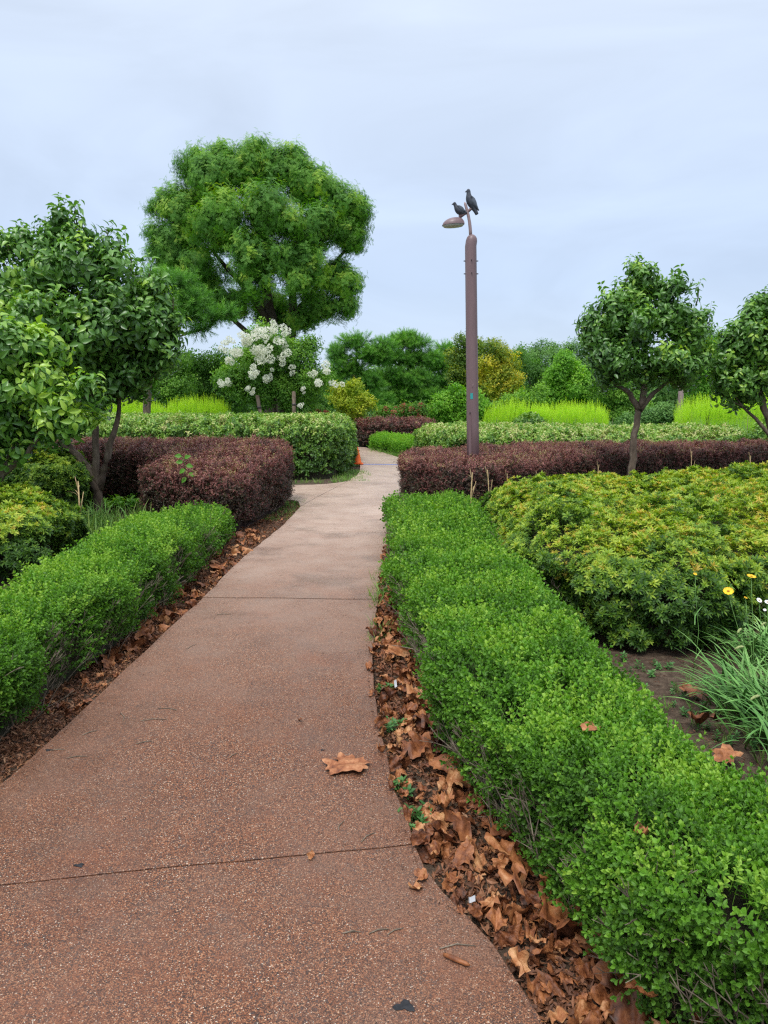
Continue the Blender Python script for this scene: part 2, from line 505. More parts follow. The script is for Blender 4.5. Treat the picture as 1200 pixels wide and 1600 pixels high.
def sp_euo(L=.042, Wl=.025, H=.07):
    s = Sprig()
    for i in range(9):
        t = i / 8; p = np.array([0, 0, H * t])
        a = i * 2.2 + random.gauss(0, .3); el = random.uniform(-.1, .8)
        s.leaf(p, [math.cos(a) * math.cos(el), math.sin(a) * math.cos(el), math.sin(el)], [0, 0, 1] + rv(.3), L * random.uniform(.7, 1.15), Wl * random.uniform(.8, 1.1), .25, .15, 2)
    return s


def sp_plume(H=.4):     # upright wispy lime shoot
    s = Sprig()
    for i in range(34):
        t = (i / 33) ** 1.1; p = np.array([0, 0, H * t])
        a = i * 2.4; el = random.uniform(.5, 1.1)
        s.leaf(p, [math.cos(a) * math.cos(el), math.sin(a) * math.cos(el), math.sin(el)], [0, 0, 1], .055 * (1.15 - t * .6), .009, .1, 0, 1, t)
    return s


def sp_droop(L=.1, Wl=.052, H=.16, n=7):    # dogwood twig with folded drooping leaves
    s = Sprig()
    s.stick([0, 0, -.06], [0, 0, H], .003, .1)
    for i in range(n):
        t = i / (n - 1); p = np.array([0, 0, H * t])
        a = (i // 2) * 1.57 + (i % 2) * 3.14 + random.gauss(0, .3)
        out_ = np.array([math.cos(a), math.sin(a), 0])
        d = out_ + np.array([0, 0, random.uniform(-.45, .45)])
        s.leaf(p + out_ * .012, d, [0, 0, 1] + out_ * .3, L * random.uniform(.7, 1.15), Wl * random.uniform(.8, 1.1), .55, random.uniform(.35, .8), 3, t * .5 + random.random() * .5)
    return s


def sp_pinnate(H=.42):
    s = Sprig(); s.stick([0, 0, -.1], [0, 0, H], .005, 0)
    for i in range(9):
        t = .1 + .9 * i / 8; a = i * 2.0 + random.gauss(0, .3)
        tip = np.array([math.cos(a), math.sin(a), random.uniform(.1, .7)]); tip /= np.linalg.norm(tip)
        p = np.array([0, 0, H * t]); Lr = .2 * random.uniform(.7, 1.1)
        v = random.random()
        for j in range(5):
            q = p + tip * Lr * (j + .6) / 5 - np.array([0, 0, .04]) * (j / 5) ** 2
            for sgn in (-1, 1):
                sd_ = np.cross(tip, [0, 0, 1]) * sgn
                s.leaf(q, sd_ + tip * .8 + rv(.15), [0, 0, 1], .075 * random.uniform(.8, 1.1), .026, .2, .2, 1, v * .7 + random.random() * .3)
    return s


def sp_cluster(L=.09, Wl=.055, n=22, H=.3):
    s = Sprig()
    for i in range(n):
        t = random.random(); a = random.random() * 6.28; el = random.uniform(-.4, 1.0)
        p = np.array([math.cos(a) * .12, math.sin(a) * .12, H * t]) * np.array([t + .3, t + .3, 1])
        s.leaf(p, [math.cos(a) * math.cos(el), math.sin(a) * math.cos(el), math.sin(el)], [0, 0, 1] + rv(.35), L * random.uniform(.6, 1.1), Wl, .25, .2, 2)
    return s


def sp_pine(H=.3):
    s = Sprig(); s.stick([0, 0, -.1], [0, 0, H], .01, 0)
    for i in range(30):
        t = i / 29; a = i * 2.4; el = random.uniform(.3, .9) + t * .4
        s.leaf([0, 0, H * t], [math.cos(a) * math.cos(el), math.sin(a) * math.cos(el), math.sin(el)], [0, 0, 1], .15 * random.uniform(.8, 1.1), .012, .1, .1, 1, t)
    return s


def sp_flower(Rr=.16, n=90):
    s = Sprig()
    for i in range(n):
        v = rv(); v /= np.linalg.norm(v); v[2] *= 1.2
        s.leaf(v * Rr * random.uniform(.5, .85), v + rv(.5), rv(), .06, .055, .4, .2, 1)
    return s


def sp_grass(H=.12, n=9, wdt=.005, lean=.5, seg=1):
    s = Sprig()
    for i in range(n):
        a = random.random() * 6.28; d = np.array([math.cos(a) * lean * random.random(), math.sin(a) * lean * random.random(), 1])
        s.leaf([random.gauss(0, .012), random.gauss(0, .012), 0], d, [math.cos(a), math.sin(a), -.2], H * random.uniform(.5, 1.15), wdt, .2, -random.uniform(.1, .6), 3)
    return s


def sp_bits(n=7, sc_=.02):
    s = Sprig()
    for i in range(n):
        a = random.random() * 6.28
        s.leaf([random.gauss(0, .02), random.gauss(0, .02), random.uniform(0, .008)], [math.cos(a), math.sin(a), random.gauss(0, .3)], [0, 0, 1] + rv(.5), sc_ * random.uniform(.4, 1.6), sc_ * random.uniform(.25, .8), .5, random.uniform(-.4, .6), 1)
    return s


def sp_weed(n=14, L=.03, Wl=.016):
    s = Sprig()
    for i in range(n):
        a = i * 2.4; t = i / n
        s.leaf([0, 0, .05 * t], [math.cos(a), math.sin(a), .2 + t], [0, 0, 1], L * random.uniform(.6, 1.2), Wl, .2, .3, 2)
    return s


def sp_twig(H=.22):
    s = Sprig()
    def br(p, d, L, r, dep):
        q = p + d * L; s.stick(p, q, r, 0)
        if dep:
            for _ in range(2 if dep > 1 else 3):
                dd = d + rv(.35); dd[2] += .15; dd /= np.linalg.norm(dd)
                br(q, dd, L * random.uniform(.55, .85), r * .65, dep - 1)
    br(np.array([0, 0, 0.]), np.array([0, 0, 1.]), H * .45, .004, 2)
    return s


def protos(fnc, cnt_, mat, smooth=False, **k): return [fnc(**k).obj('sprig', M[mat], smooth) for _ in range(cnt_)]


P = {
    'box': protos(sp_box, 6, 'box'), 'boxf': protos(sp_box, 4, 'box_far'),
    'aza': protos(sp_aza, 6, 'aza'), 'bar': protos(sp_bar, 5, 'bar'), 'euo': protos(sp_euo, 5, 'euo'),
    'lime': protos(sp_plume, 3, 'lime'), 'dog': protos(sp_droop, 6, 'dog', True), 'big': protos(sp_pinnate, 4, 'big'),
    'mix': protos(sp_cluster, 4, 'mix'), 'brightt': protos(sp_cluster, 3, 'brightt'), 'yel': protos(sp_cluster, 3, 'yel'),
    'org': protos(sp_cluster, 3, 'org'), 'far': protos(sp_cluster, 3, 'far'), 'pine': protos(sp_pine, 4, 'pine'),
    'wht': protos(sp_flower, 4, 'wht'), 'pink': protos(sp_flower, 3, 'pink'), 'grs': protos(sp_grass, 5, 'grs'),
    'bits': protos(sp_bits, 6, 'litter'), 'weed': protos(sp_weed, 3, 'grs2'), 'twig': protos(sp_twig, 4, 'twig'),
    'lweed': protos(sp_weed, 3, 'box_far', n=10, L=.05, Wl=.03),
}
_GN = {}


def gn(key):
    if key in _GN: return _GN[key]
    g = bpy.data.node_groups.new('scatter_' + key, 'GeometryNodeTree')
    g.interface.new_socket('Geometry', in_out='INPUT', socket_type='NodeSocketGeometry')
    g.interface.new_socket('Geometry', in_out='OUTPUT', socket_type='NodeSocketGeometry')
    gi = g.nodes.new('NodeGroupInput'); go = g.nodes.new('NodeGroupOutput')
    jn = g.nodes.new('GeometryNodeJoinGeometry')
    for o in reversed(P[key]):
        oi = g.nodes.new('GeometryNodeObjectInfo'); oi.inputs['Object'].default_value = o
        oi.inputs['As Instance'].default_value = True
        g.links.new(oi.outputs['Geometry'], jn.inputs[0])
    ip = g.nodes.new('GeometryNodeInstanceOnPoints')
    ip.inputs['Pick Instance'].default_value = True
    def attr(nm, t):
        a = g.nodes.new('GeometryNodeInputNamedAttribute'); a.data_type = t; a.inputs['Name'].default_value = nm
        return a.outputs['Attribute']
    g.links.new(gi.outputs[0], ip.inputs['Points'])
    g.links.new(jn.outputs[0], ip.inputs['Instance'])
    g.links.new(attr('vidx', 'INT'), ip.inputs['Instance Index'])
    er = g.nodes.new('FunctionNodeEulerToRotation')
    g.links.new(attr('rot', 'FLOAT_VECTOR'), er.inputs[0])
    g.links.new(er.outputs[0], ip.inputs['Rotation'])
    g.links.new(attr('scl', 'FLOAT'), ip.inputs['Scale'])
    g.links.new(ip.outputs[0], go.inputs[0])
    _GN[key] = g
    return g


def eulers(d, roll):
    d = d / (np.linalg.norm(d, axis=1)[:, None] + 1e-9)
    ref = np.where(np.abs(d[:, 2:3]) < .95, np.array([[0, 0, 1.]]), np.array([[1., 0, 0]]))
    x = np.cross(ref, d); x /= np.linalg.norm(x, axis=1)[:, None]
    y = np.cross(d, x)
    c, s = np.cos(roll)[:, None], np.sin(roll)[:, None]
    X = c * x + s * y; Y = -s * x + c * y
    return np.stack([np.arctan2(Y[:, 2], d[:, 2]), np.arcsin(np.clip(-X[:, 2], -1, 1)), np.arctan2(X[:, 1], X[:, 0])], 1)


def scatter(name, key, pts, dirs, scl, tint, parent=None, base=None, kind='stuff'):
    pts = np.asarray(pts, float); n = len(pts)
    if base is not None: pts = pts - np.asarray(base)
    me = bpy.data.meshes.new(name)
    me.vertices.add(n); me.vertices.foreach_set('co', pts.ravel())
    a = me.attributes.new('rot', 'FLOAT_VECTOR', 'POINT'); a.data.foreach_set('vector', eulers(np.asarray(dirs, float), rng.uniform(0, 6.283, n)).ravel())
    a = me.attributes.new('scl', 'FLOAT', 'POINT'); a.data.foreach_set('value', np.broadcast_to(scl, n).astype(float))
    a = me.attributes.new('tint', 'FLOAT', 'POINT'); a.data.foreach_set('value', np.clip(np.broadcast_to(tint, n), 0, .95).astype(float))
    a = me.attributes.new('vidx', 'INT', 'POINT'); a.data.foreach_set('value', rng.integers(0, len(P[key]), n).astype(np.int32))
    o = bpy.data.objects.new(name, me)
    link(o, parent)
    md = o.modifiers.new('scatter', 'NODES'); md.node_group = gn(key)
    if kind: o['kind'] = kind
    return o


# ------------------------------------------------------------------ hedges
def chaikin(poly, it=2):
    p = np.asarray(poly, float)
    for _ in range(it):
        q = np.roll(p, -1, 0)
        p = np.stack([.75 * p + .25 * q, .25 * p + .75 * q], 1).reshape(-1, 2)
    return p


def resample(poly, step):
    p = np.vstack([poly, poly[:1]]); seg = np.linalg.norm(np.diff(p, axis=0), axis=1)
    s = np.r_[0, np.cumsum(seg)]; n = max(8, int(s[-1] / step)); t = np.linspace(0, s[-1], n, endpoint=False)
    return np.stack([np.interp(t, s, p[:, 0]), np.interp(t, s, p[:, 1])], 1)


def area(p):
    q = np.roll(p, -1, 0); return .5 * np.sum(p[:, 0] * q[:, 1] - q[:, 0] * p[:, 1])


def inside(pts, poly):
    x, y = pts[:, 0], pts[:, 1]; r = np.zeros(len(pts), bool)
    q = np.roll(poly, -1, 0)
    for (x1, y1), (x2, y2) in zip(poly, q):
        c = ((y1 > y) != (y2 > y)) & (x < (x2 - x1) * (y - y1) / (y2 - y1 + 1e-12) + x1)
        r ^= c
    return r


def bdist(pts, B):
    out = np.full(len(pts), 1e9)
    for i in range(0, len(B), 40):
        d = np.linalg.norm(pts[:, None, :] - B[None, i:i + 40], axis=2).min(1)
        out = np.minimum(out, d)
    return out


def hedge(name, label, cat, poly, h, key, dens, scl, core='core', rr=.12, bump=.03, zlow=.06, tbase=.35, ttop=.2, tn=.25, tvar=.12,
          twigs=0, ref=0, group=None, upside=.5, seed=1, hfun=None, cull=None, twig_z=.45, bfreq=1.3, shoots=0, holes=.0):
    poly = np.asarray([(p[0], p[1]) for p in poly], float)
    if area(poly) < 0: poly = poly[::-1]
    poly = chaikin(poly)
    B = resample(poly, .06)
    T = np.roll(B, -1, 0) - np.roll(B, 1, 0); T /= np.linalg.norm(T, axis=1)[:, None] + 1e-9
    Nn = np.stack([T[:, 1], -T[:, 0]], 1)          # outward for ccw
    for _ in range(3): Nn = (Nn + np.roll(Nn, 1, 0) + np.roll(Nn, -1, 0)) / 3
    Nn /= np.linalg.norm(Nn, axis=1)[:, None]
    c0 = B.mean(0); base = np.array([c0[0], c0[1], 0.0])
    root = empty(name, base, label, cat, group)
    H = (lambda q: np.full(len(q), h)) if hfun is None else hfun
    def bz(q): return bump * (.8 * fn(q, bfreq, seed) + .65 * fn(q, 3.1, seed + 1) + .3 * fn(q, 7, seed + 6))
    A = abs(area(poly))
    def accept(p):
        if not ref: return np.ones(len(p))
        D = np.linalg.norm(p[:, :2], axis=1)
        return np.clip((ref / np.maximum(D, .3)) ** 1.3, .12, 1)
    lo, hi = B.min(0), B.max(0)
    n = int((hi - lo).prod() * dens)
    q = rng.uniform(lo, hi, (n, 2)); q = q[inside(q, B)]
    if cull is not None: q = q[cull(q)]
    a = accept(q); k = rng.random(len(q)) < a; q = q[k]; a = a[k]
    d = bdist(q, B)
    e = 1 - np.clip(d / rr, 0, 1)
    z = H(q) + bz(q) - rr * .8 * e ** 2 - rng.random(len(q)) ** 1.5 * .055
    sh_ = rng.random(len(q)) < shoots; z = z + sh_ * rng.uniform(.01, .055, len(q))
    pt = np.c_[q, z]
    # outward lean near the rim
    nb = np.zeros((len(q), 2))
    idx = np.where(d < rr)[0]
    if len(idx):
        for i0 in range(0, len(idx), 4000):
            ii = idx[i0:i0 + 4000]
            nb[ii] = Nn[np.linalg.norm(q[ii][:, None, :] - B[None], axis=2).argmin(1)]
    dt = np.c_[nb * e[:, None], np.ones(len(q))] + rng.normal(0, .33, (len(q), 3))
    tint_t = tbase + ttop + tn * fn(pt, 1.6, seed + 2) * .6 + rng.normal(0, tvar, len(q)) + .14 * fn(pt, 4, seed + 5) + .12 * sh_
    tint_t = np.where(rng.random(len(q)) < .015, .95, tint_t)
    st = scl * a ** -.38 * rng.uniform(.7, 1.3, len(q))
    if holes:
        k = fn(pt, 2.6, seed + 8) + rng.normal(0, .12, len(pt)) < 1 - holes
        pt, dt, tint_t, st = pt[k], dt[k], tint_t[k], st[k]
    # sides
    per = len(B) * .06
    ns = int(per * h * dens * 1.05)
    u = rng.integers(0, len(B), ns); jit = rng.uniform(-.03, .03, (ns, 1))
    zz = zlow + (h - zlow - rr * .35) * rng.random(ns) ** .8
    sb = B[u] + T[u] * jit
    if cull is not None:
        k = cull(sb); u, zz, sb = u[k], zz[k], sb[k]
    p3 = np.c_[sb, zz]
    off = bump * 1.3 * (fn(p3, 1.5, seed + 3) + .6 * fn(p3, 4, seed + 4)) - rng.random(len(u)) ** 1.4 * .06
    off -= .05 * (1 - np.clip(zz / h, 0, 1)) ** 2
    off -= rr * .35 * np.clip((zz - (h - rr)) / rr, 0, 1) ** 2
    p3[:, :2] += Nn[u] * off[:, None]
    p3[:, 2] *= (H(p3[:, :2]) / h)
    a2 = accept(p3); k = rng.random(len(p3)) < a2
    # thin near the foot, where twigs show
    k &= rng.random(len(p3)) < np.clip(.16 + zz / (h * twig_z), 0, 1)
    if holes: k &= fn(p3, 3.0, seed + 9) + rng.normal(0, .12, len(p3)) < 1 - holes * 1.3
    p3, u, a2, zz = p3[k], u[k], a2[k], zz[k]
    ds = np.c_[Nn[u], np.full(len(u), upside)] + rng.normal(0, .33, (len(u), 3))
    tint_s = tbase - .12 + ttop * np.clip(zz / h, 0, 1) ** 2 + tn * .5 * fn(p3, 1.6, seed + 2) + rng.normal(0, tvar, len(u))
    ss = scl * a2 ** -.38 * rng.uniform(.7, 1.3, len(u))
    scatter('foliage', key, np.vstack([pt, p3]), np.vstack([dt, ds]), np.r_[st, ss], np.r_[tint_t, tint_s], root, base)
    # dark solid core: inner twigs and the shade between them, painted as one mass
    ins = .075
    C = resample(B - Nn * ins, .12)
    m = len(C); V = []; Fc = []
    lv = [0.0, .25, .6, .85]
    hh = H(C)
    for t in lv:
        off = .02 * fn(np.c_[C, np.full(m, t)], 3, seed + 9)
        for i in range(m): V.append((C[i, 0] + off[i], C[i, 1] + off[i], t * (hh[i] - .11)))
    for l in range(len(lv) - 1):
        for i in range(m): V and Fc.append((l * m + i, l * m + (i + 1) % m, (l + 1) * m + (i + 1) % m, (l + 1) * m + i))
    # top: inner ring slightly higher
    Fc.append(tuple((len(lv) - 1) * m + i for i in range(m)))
    core_o = mesh('inner_branch_shade', V, Fc, M[core], root, False, base); core_o['kind'] = 'stuff'
    if twigs:
        u = rng.integers(0, len(B), int(per * twigs))
        if cull is not None: u = u[cull(B[u])]
        tp = np.c_[B[u] - Nn[u] * rng.uniform(.0, .07, (len(u), 1)), rng.uniform(0, h * .55, len(u))]
        td = np.c_[Nn[u] * .35, np.ones(len(u))] + rng.normal(0, .25, (len(u), 3))
        scatter('twigs', 'twig', tp, td, rng.uniform(.5, 1.1, len(u)), 0, root, base)
    return root


# ------------------------------------------------------------------ trees
def tree(name, label, cat, D, base_px, trunks, balls, key, n, scl, bark='bark', group=None, sub=9, sr=.42, tint0=.4, tn=.25, tvar=.12, droop=0.0,
         out_=1.0, seed=1, zbase=0.0, flat=1.0, limb=.5, limbs_from=None, depth=1.0, leafparts=0, cname='crown', n_side=10, up=.35, bs=1.0, shoots=()):
    """trunks: list of ([(px,py,doff)...],[r...]); balls: (px,py,rpx[,doff])"""
    b0 = Wd(base_px[0], base_px[1], D); b0 = np.array([b0[0], D, zbase])
    root = empty(name, b0, label, cat, group)
    tips = []
    for i, (pl, rad) in enumerate(trunks):
        pts = [Wd(p[0], p[1], D + (p[2] if len(p) > 2 else 0)) for p in pl]
        if i == 0: pts[0][2] = zbase - .02
        # subdivide with a little wobble
        q = [pts[0]]; rr = [rad[0]]
        for a in range(len(pts) - 1):
            for t in (.34, .67, 1):
                v = pts[a] * (1 - t) + pts[a + 1] * t
                if t < 1: v = v + rng.normal(0, .25, 3) * rad[a]
                q.append(v); rr.append(rad[a] * (1 - t) + rad[a + 1] * t)
        mb = MB(); mb.tube(q, rr, n_side)
        mb.build('trunk' if i == 0 else 'limb', M[bark], root, True, b0)
        for a in range(len(q) // 3, len(q)): tips.append((q[a], rr[a]))
    mb = MB(); P3 = []; Dr = []; Tt = []; br = []
    C = []
    for bl in balls:
        r = sz(bl[2], D) * bs; off = bl[3] if len(bl) > 3 else 0
        C.append((Wd(bl[0], bl[1], D + off), r))
    tot = sum(r ** 2 for _, r in C)
    for c, r in C:
        tp = min(tips, key=lambda t: np.linalg.norm(t[0] - c) + max(0, t[0][2] - c[2]) * 1.5)
        mid = (tp[0] + c) / 2 + rng.normal(0, .08, 3) * r + np.array([0, 0, -.1 * r])
        r0 = min(tp[1] * .7, .02 + r * .05 * limb * 2)
        mb.tube([tp[0], mid, c], [r0, r0 * .7, r0 * .45], 6, False)
        m = max(1, int(n * r * r / tot))
        ks = max(3, int(sub * (1 if len(C) > 3 else 2)))
        for j in range(ks):
            v = rng.normal(size=3); v /= np.linalg.norm(v); v[1] *= depth; v[2] *= flat
            sc_c = c + v * r * (rng.random() ** .5) * .8
            srad = r * sr * rng.uniform(.7, 1.25)
            mb.tube([c, (c + sc_c) / 2 + rng.normal(0, .06, 3) * r, sc_c], [r0 * .45, r0 * .3, r0 * .15], 4, False)
            mm = max(2, m // ks)
            g = rng.normal(size=(mm, 3)); g /= np.linalg.norm(g, axis=1)[:, None]
            rad_ = srad * rng.random((mm, 1)) ** .45
            p = sc_c + g * rad_ * np.array([1, 1, flat])
            P3.append(p)
            Dr.append(out_ * g + np.array([0, 0, up - droop]) + .4 * v + rng.normal(0, .3, (mm, 3)))
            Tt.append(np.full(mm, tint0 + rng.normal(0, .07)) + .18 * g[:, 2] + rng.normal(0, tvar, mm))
    for sx, sy0, sy1 in shoots:      # single upright shoots breaking the outline
        a_, b_ = Wd(sx, sy0, D), Wd(sx + random.uniform(-4, 4), sy1, D)
        mb.tube([a_, (a_ + b_) / 2 + rng.normal(0, .02, 3), b_], [.012, .008, .004], 4, False)
        m_ = max(3, int(np.linalg.norm(b_ - a_) / .085)); tt = np.linspace(0, 1, m_)[:, None]
        P3.append(a_ + (b_ - a_) * tt + rng.normal(0, .015, (m_, 3))); Dr.append((b_ - a_)[None] * .6 / np.linalg.norm(b_ - a_) + rng.normal(0, .35, (m_, 3))); Tt.append(np.full(m_, tint0 + .15))
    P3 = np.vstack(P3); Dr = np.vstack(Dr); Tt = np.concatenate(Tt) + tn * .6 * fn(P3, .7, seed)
    k = P3[:, 2] > zbase + .1
    P3, Dr, Tt = P3[k], Dr[k], Tt[k]
    mb.build('branches', M[bark], root, True, b0)['kind'] = 'stuff'
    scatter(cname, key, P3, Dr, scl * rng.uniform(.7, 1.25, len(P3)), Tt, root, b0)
    root_pts = P3
    return root, P3, b0


# ================================================================== SETTING
gv = [(-400, -60, 0), (400, -60, 0), (400, 600, 0), (-400, 600, 0)]
gnd = mesh('ground', gv, [(0, 1, 2, 3)], M['ground']); tag(gnd, kind='structure')


PT = .045     # top of the path slabs above the soil


def pl(px): return np.array([G(x, y, PT)[:2] for x, y in px])


Lw = np.vstack([[[-3.6, -1.5], [-2.7, .4]], pl([(-160, 1350), (0, 1226), (33, 1200), (129, 1110), (208, 1033), (258, 987), (321, 931), (375, 873), (433, 829), (462, 800), (471, 789)]),
                pl([(557, 745), (562, 736), (563, 727), (560, 715)]), [[Wd(548, 0, 23.2)[0], 23.2], [Wd(520, 0, 25)[0], 25.0], [-6, 26.4]]])
Rw = np.vstack([[[1.15, -1.5], [.82, .5]], pl([(848, 1597), (810, 1527), (763, 1457), (693, 1398), (652, 1330), (632, 1275), (611, 1212), (599, 1165), (586, 1100), (582, 1055), (584, 990), (592, 935), (600, 880), (611, 830), (621, 788)]),
                [[.33, 13.2], [.72, 15.2], [.95, 17.5]], pl([(645, 722), (622, 714), (600, 707)]), [[-.9, 26.8], [-6, 28.2]]])


def smooth_line(p, it=1):
    for _ in range(it):
        q = np.empty((2 * len(p), 2)); q[0] = p[0]; q[-1] = p[-1]
        q[1:-1:2] = .75 * p[:-1] + .25 * p[1:]; q[2:-1:2] = .25 * p[:-1] + .75 * p[1:]
        p = q
    return p


Lw, Rw = smooth_line(Lw), smooth_line(Rw)


class Line:
    def __init__(s, p):
        s.p = p; s.s = np.r_[0, np.cumsum(np.linalg.norm(np.diff(p, axis=0), axis=1))]
    def at(s, t): return np.array([np.interp(t, s.s, s.p[:, 0]), np.interp(t, s.s, s.p[:, 1])])
    def hit(s, a, b):
        best = None
        d = b - a; nrm = np.array([-d[1], d[0]])
        f = (s.p - a) @ nrm
        for i in range(len(f) - 1):
            if f[i] * f[i + 1] <= 0 and f[i] != f[i + 1]:
                t = f[i] / (f[i] - f[i + 1]); q = s.p[i] + t * (s.p[i + 1] - s.p[i])
                dd = np.linalg.norm(q - (a + b) / 2)
                if best is None or dd < best[0]: best = (dd, s.s[i] + t * (s.s[i + 1] - s.s[i]))
        return best[1]
    def cut(s, t0, t1, step=.12):
        n = max(2, int((t1 - t0) / step)); return np.array([s.at(t) for t in np.linspace(t0, t1, n)])


LL, RL = Line(Lw), Line(Rw)
joints = [((0, 1382), (640, 1318)), ((325, 933), (590, 936)), ((437, 828), (610, 832)), ((475, 787), (620, 787)), ((545, 757), (640, 757)), ((562, 727), (640, 729))]
cutL, cutR = [0.0], [0.0]
for a, b in joints:
    a, b = G(*a, PT)[:2], G(*b, PT)[:2]
    cutL.append(LL.hit(a, b)); cutR.append(RL.hit(a, b))
cutL.append(LL.hit(np.array([-1.0, 22.0]), np.array([.6, 21.0]))); cutR.append(RL.hit(np.array([-1.0, 22.0]), np.array([.6, 21.0])))
cutL.append(LL.s[-1]); cutR.append(RL.s[-1])

path = empty('path', (0, 0, 0), kind='structure')
def slab(poly, nm='slab'):
    poly = np.asarray(poly)
    if area(poly) < 0: poly = poly[::-1]
    bm = bmesh.new()
    vs = [bm.verts.new((p[0], p[1], PT)) for p in poly]
    f = bm.faces.new(vs)
    r = bmesh.ops.extrude_face_region(bm, geom=[f])
    up = [g for g in r['geom'] if isinstance(g, bmesh.types.BMVert)]
    low = [v for v in bm.verts if v not in up]
    for v in low: v.co.z = -.06
    bm.edges.ensure_lookup_table()
    top = [e for e in bm.edges if all(abs(v.co.z - PT) < 1e-6 for v in e.verts)]
    bmesh.ops.recalc_face_normals(bm, faces=bm.faces)
    bmesh.ops.bevel(bm, geom=top, offset=.003, segments=1, affect='EDGES', clamp_overlap=True)
    bmesh.ops.triangulate(bm, faces=[f for f in bm.faces if len(f.verts) > 4])
    return from_bm(nm, bm, M['path'], path)


gaps = [0, .0045, .015, .013, .012, .012, .012, .012, 0]
for i in range(len(cutL) - 1):
    a = LL.cut(cutL[i] + gaps[i], cutL[i + 1] - gaps[i + 1]); b = RL.cut(cutR[i] + gaps[i], cutR[i + 1] - gaps[i + 1])
    a = a + np.c_[.006 * fn(a, 2.3, 31), np.zeros(len(a))]; b = b + np.c_[.008 * fn(b, 2.1, 32), np.zeros(len(b))]
    def crack(p, q, sd):
        n = 30; t = np.linspace(0, 1, n)[1:-1, None]; m = p * (1 - t) + q * t
        m[:, 1] += .006 * fn(m, 1.2, sd) + .0012 * fn(m, 5, sd + 1); return m
    poly = np.vstack([a, crack(a[-1], b[-1], 40 + i), b[::-1], crack(b[0], a[0], 39 + i)])
    slab(poly)
# side path opening on the left between the two beds
tip = Lw[np.argmin(np.linalg.norm(Lw - G(471, 789, PT)[:2], axis=1))]
br = [G(466, 783, PT)[:2], G(450, 780, PT)[:2], G(410, 778, PT)[:2], [-3.2, 11.6], [-9, 11.7], [-9, 14.1], [-3.2, 14.0], G(450, 758, PT)[:2], G(500, 757, PT)[:2], G(530, 754, PT)[:2], G(546, 751, PT)[:2]]
sA = LL.s[np.argmin(np.linalg.norm(LL.p - G(471, 789, PT)[:2], axis=1))] + .05; sB = LL.s[np.argmin(np.linalg.norm(LL.p - G(557, 745, PT)[:2], axis=1))] - .05
chord = LL.cut(sA, sB, .3); chord = chord + [-.012, .004]
slab(np.vstack([smooth_line(np.array(br)), chord[::-1]]))

Rn = Rw[(Rw[:, 1] > .4) & (Rw[:, 1] < 12)]; Rn = Rn[np.argsort(Rn[:, 1])]
Ln = Lw[(Lw[:, 1] > .4) & (Lw[:, 1] < 11.3)]; Ln = Ln[np.argsort(Ln[:, 1])]
def xR(y): return np.interp(y, Rn[:, 1], Rn[:, 0])
def xL(y): return np.interp(y, Ln[:, 1], Ln[:, 0])

# ================================================================== HEDGES
HB = np.array([G(x, y)[:2] for x, y in [(1010, 1640), (960, 1560), (900, 1460), (780, 1330), (700, 1200), (640, 1060), (612, 960), (607, 900), (610, 850), (616, 812)]])
HB = HB[np.argsort(HB[:, 1])]
HB[:, 0] += .075 * np.clip((HB[:, 1] - 2.6) / 1.2, 0, 1)
def xH(y): return np.interp(y, HB[:, 1], HB[:, 0])
box_poly = [(2.6, .55), (1.5, .78), (1.0, 1.12)] + [tuple(p) for p in HB] + [(.27, 7.5), (.6, 7.7), (1.0, 7.5), (.96, 6.8), (.88, 5.5), (.83, 4.3), (.86, 3.2), (.92, 2.5), (1.05, 1.95), (1.8, 1.62), (2.9, 1.45)]
def hbox(q):
    y = q[:, 1]
    return .46 - .055 * np.clip((y - 4.6) / .25, 0, 1) - .02 * np.clip((y - 6) / 1, 0, 1) - .015 * np.clip((2.1 - y), 0, 1) + .03 * np.sin(y * 1.9 + q[:, 0]) * .6
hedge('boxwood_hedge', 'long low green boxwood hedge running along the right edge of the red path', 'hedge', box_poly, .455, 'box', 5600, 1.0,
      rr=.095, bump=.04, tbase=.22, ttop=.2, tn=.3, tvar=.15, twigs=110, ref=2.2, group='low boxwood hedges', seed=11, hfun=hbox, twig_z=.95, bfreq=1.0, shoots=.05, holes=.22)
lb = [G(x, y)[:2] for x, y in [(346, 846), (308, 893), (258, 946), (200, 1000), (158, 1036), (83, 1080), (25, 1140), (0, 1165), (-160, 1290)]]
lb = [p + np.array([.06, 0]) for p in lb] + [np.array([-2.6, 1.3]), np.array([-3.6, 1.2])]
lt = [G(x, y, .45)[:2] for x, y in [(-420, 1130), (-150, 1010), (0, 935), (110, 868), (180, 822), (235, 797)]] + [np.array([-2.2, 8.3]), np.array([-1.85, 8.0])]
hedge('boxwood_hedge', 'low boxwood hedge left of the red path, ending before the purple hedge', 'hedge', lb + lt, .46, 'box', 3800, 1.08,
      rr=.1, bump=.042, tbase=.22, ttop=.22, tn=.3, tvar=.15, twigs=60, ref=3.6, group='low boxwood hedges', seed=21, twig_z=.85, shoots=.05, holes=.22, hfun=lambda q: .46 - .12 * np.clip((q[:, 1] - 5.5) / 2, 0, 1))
hedge('boxwood_clump', 'small separate boxwood clump at the far end of the right hedge, against the purple hedge', 'shrub',
      [(.24, 8.5), (.7, 8.4), (1.05, 8.5), (1.1, 9.1), (.7, 9.25), (.25, 9.1)], .36, 'box', 1500, 1.3, rr=.15, bump=.05, tbase=.35, seed=24)
hedge('boxwood_hedge', 'low bright lime green hedge beside the far bend of the path', 'hedge',
      [(-.42, 24.4), (.1, 23.2), (.9, 20.9), (1.5, 21.3), (1.2, 22.6), (.2, 24.8), (-.3, 25)], .47, 'boxf', 420, 2.6, rr=.12, bump=.03, tbase=.4, group='low boxwood hedges', seed=26)

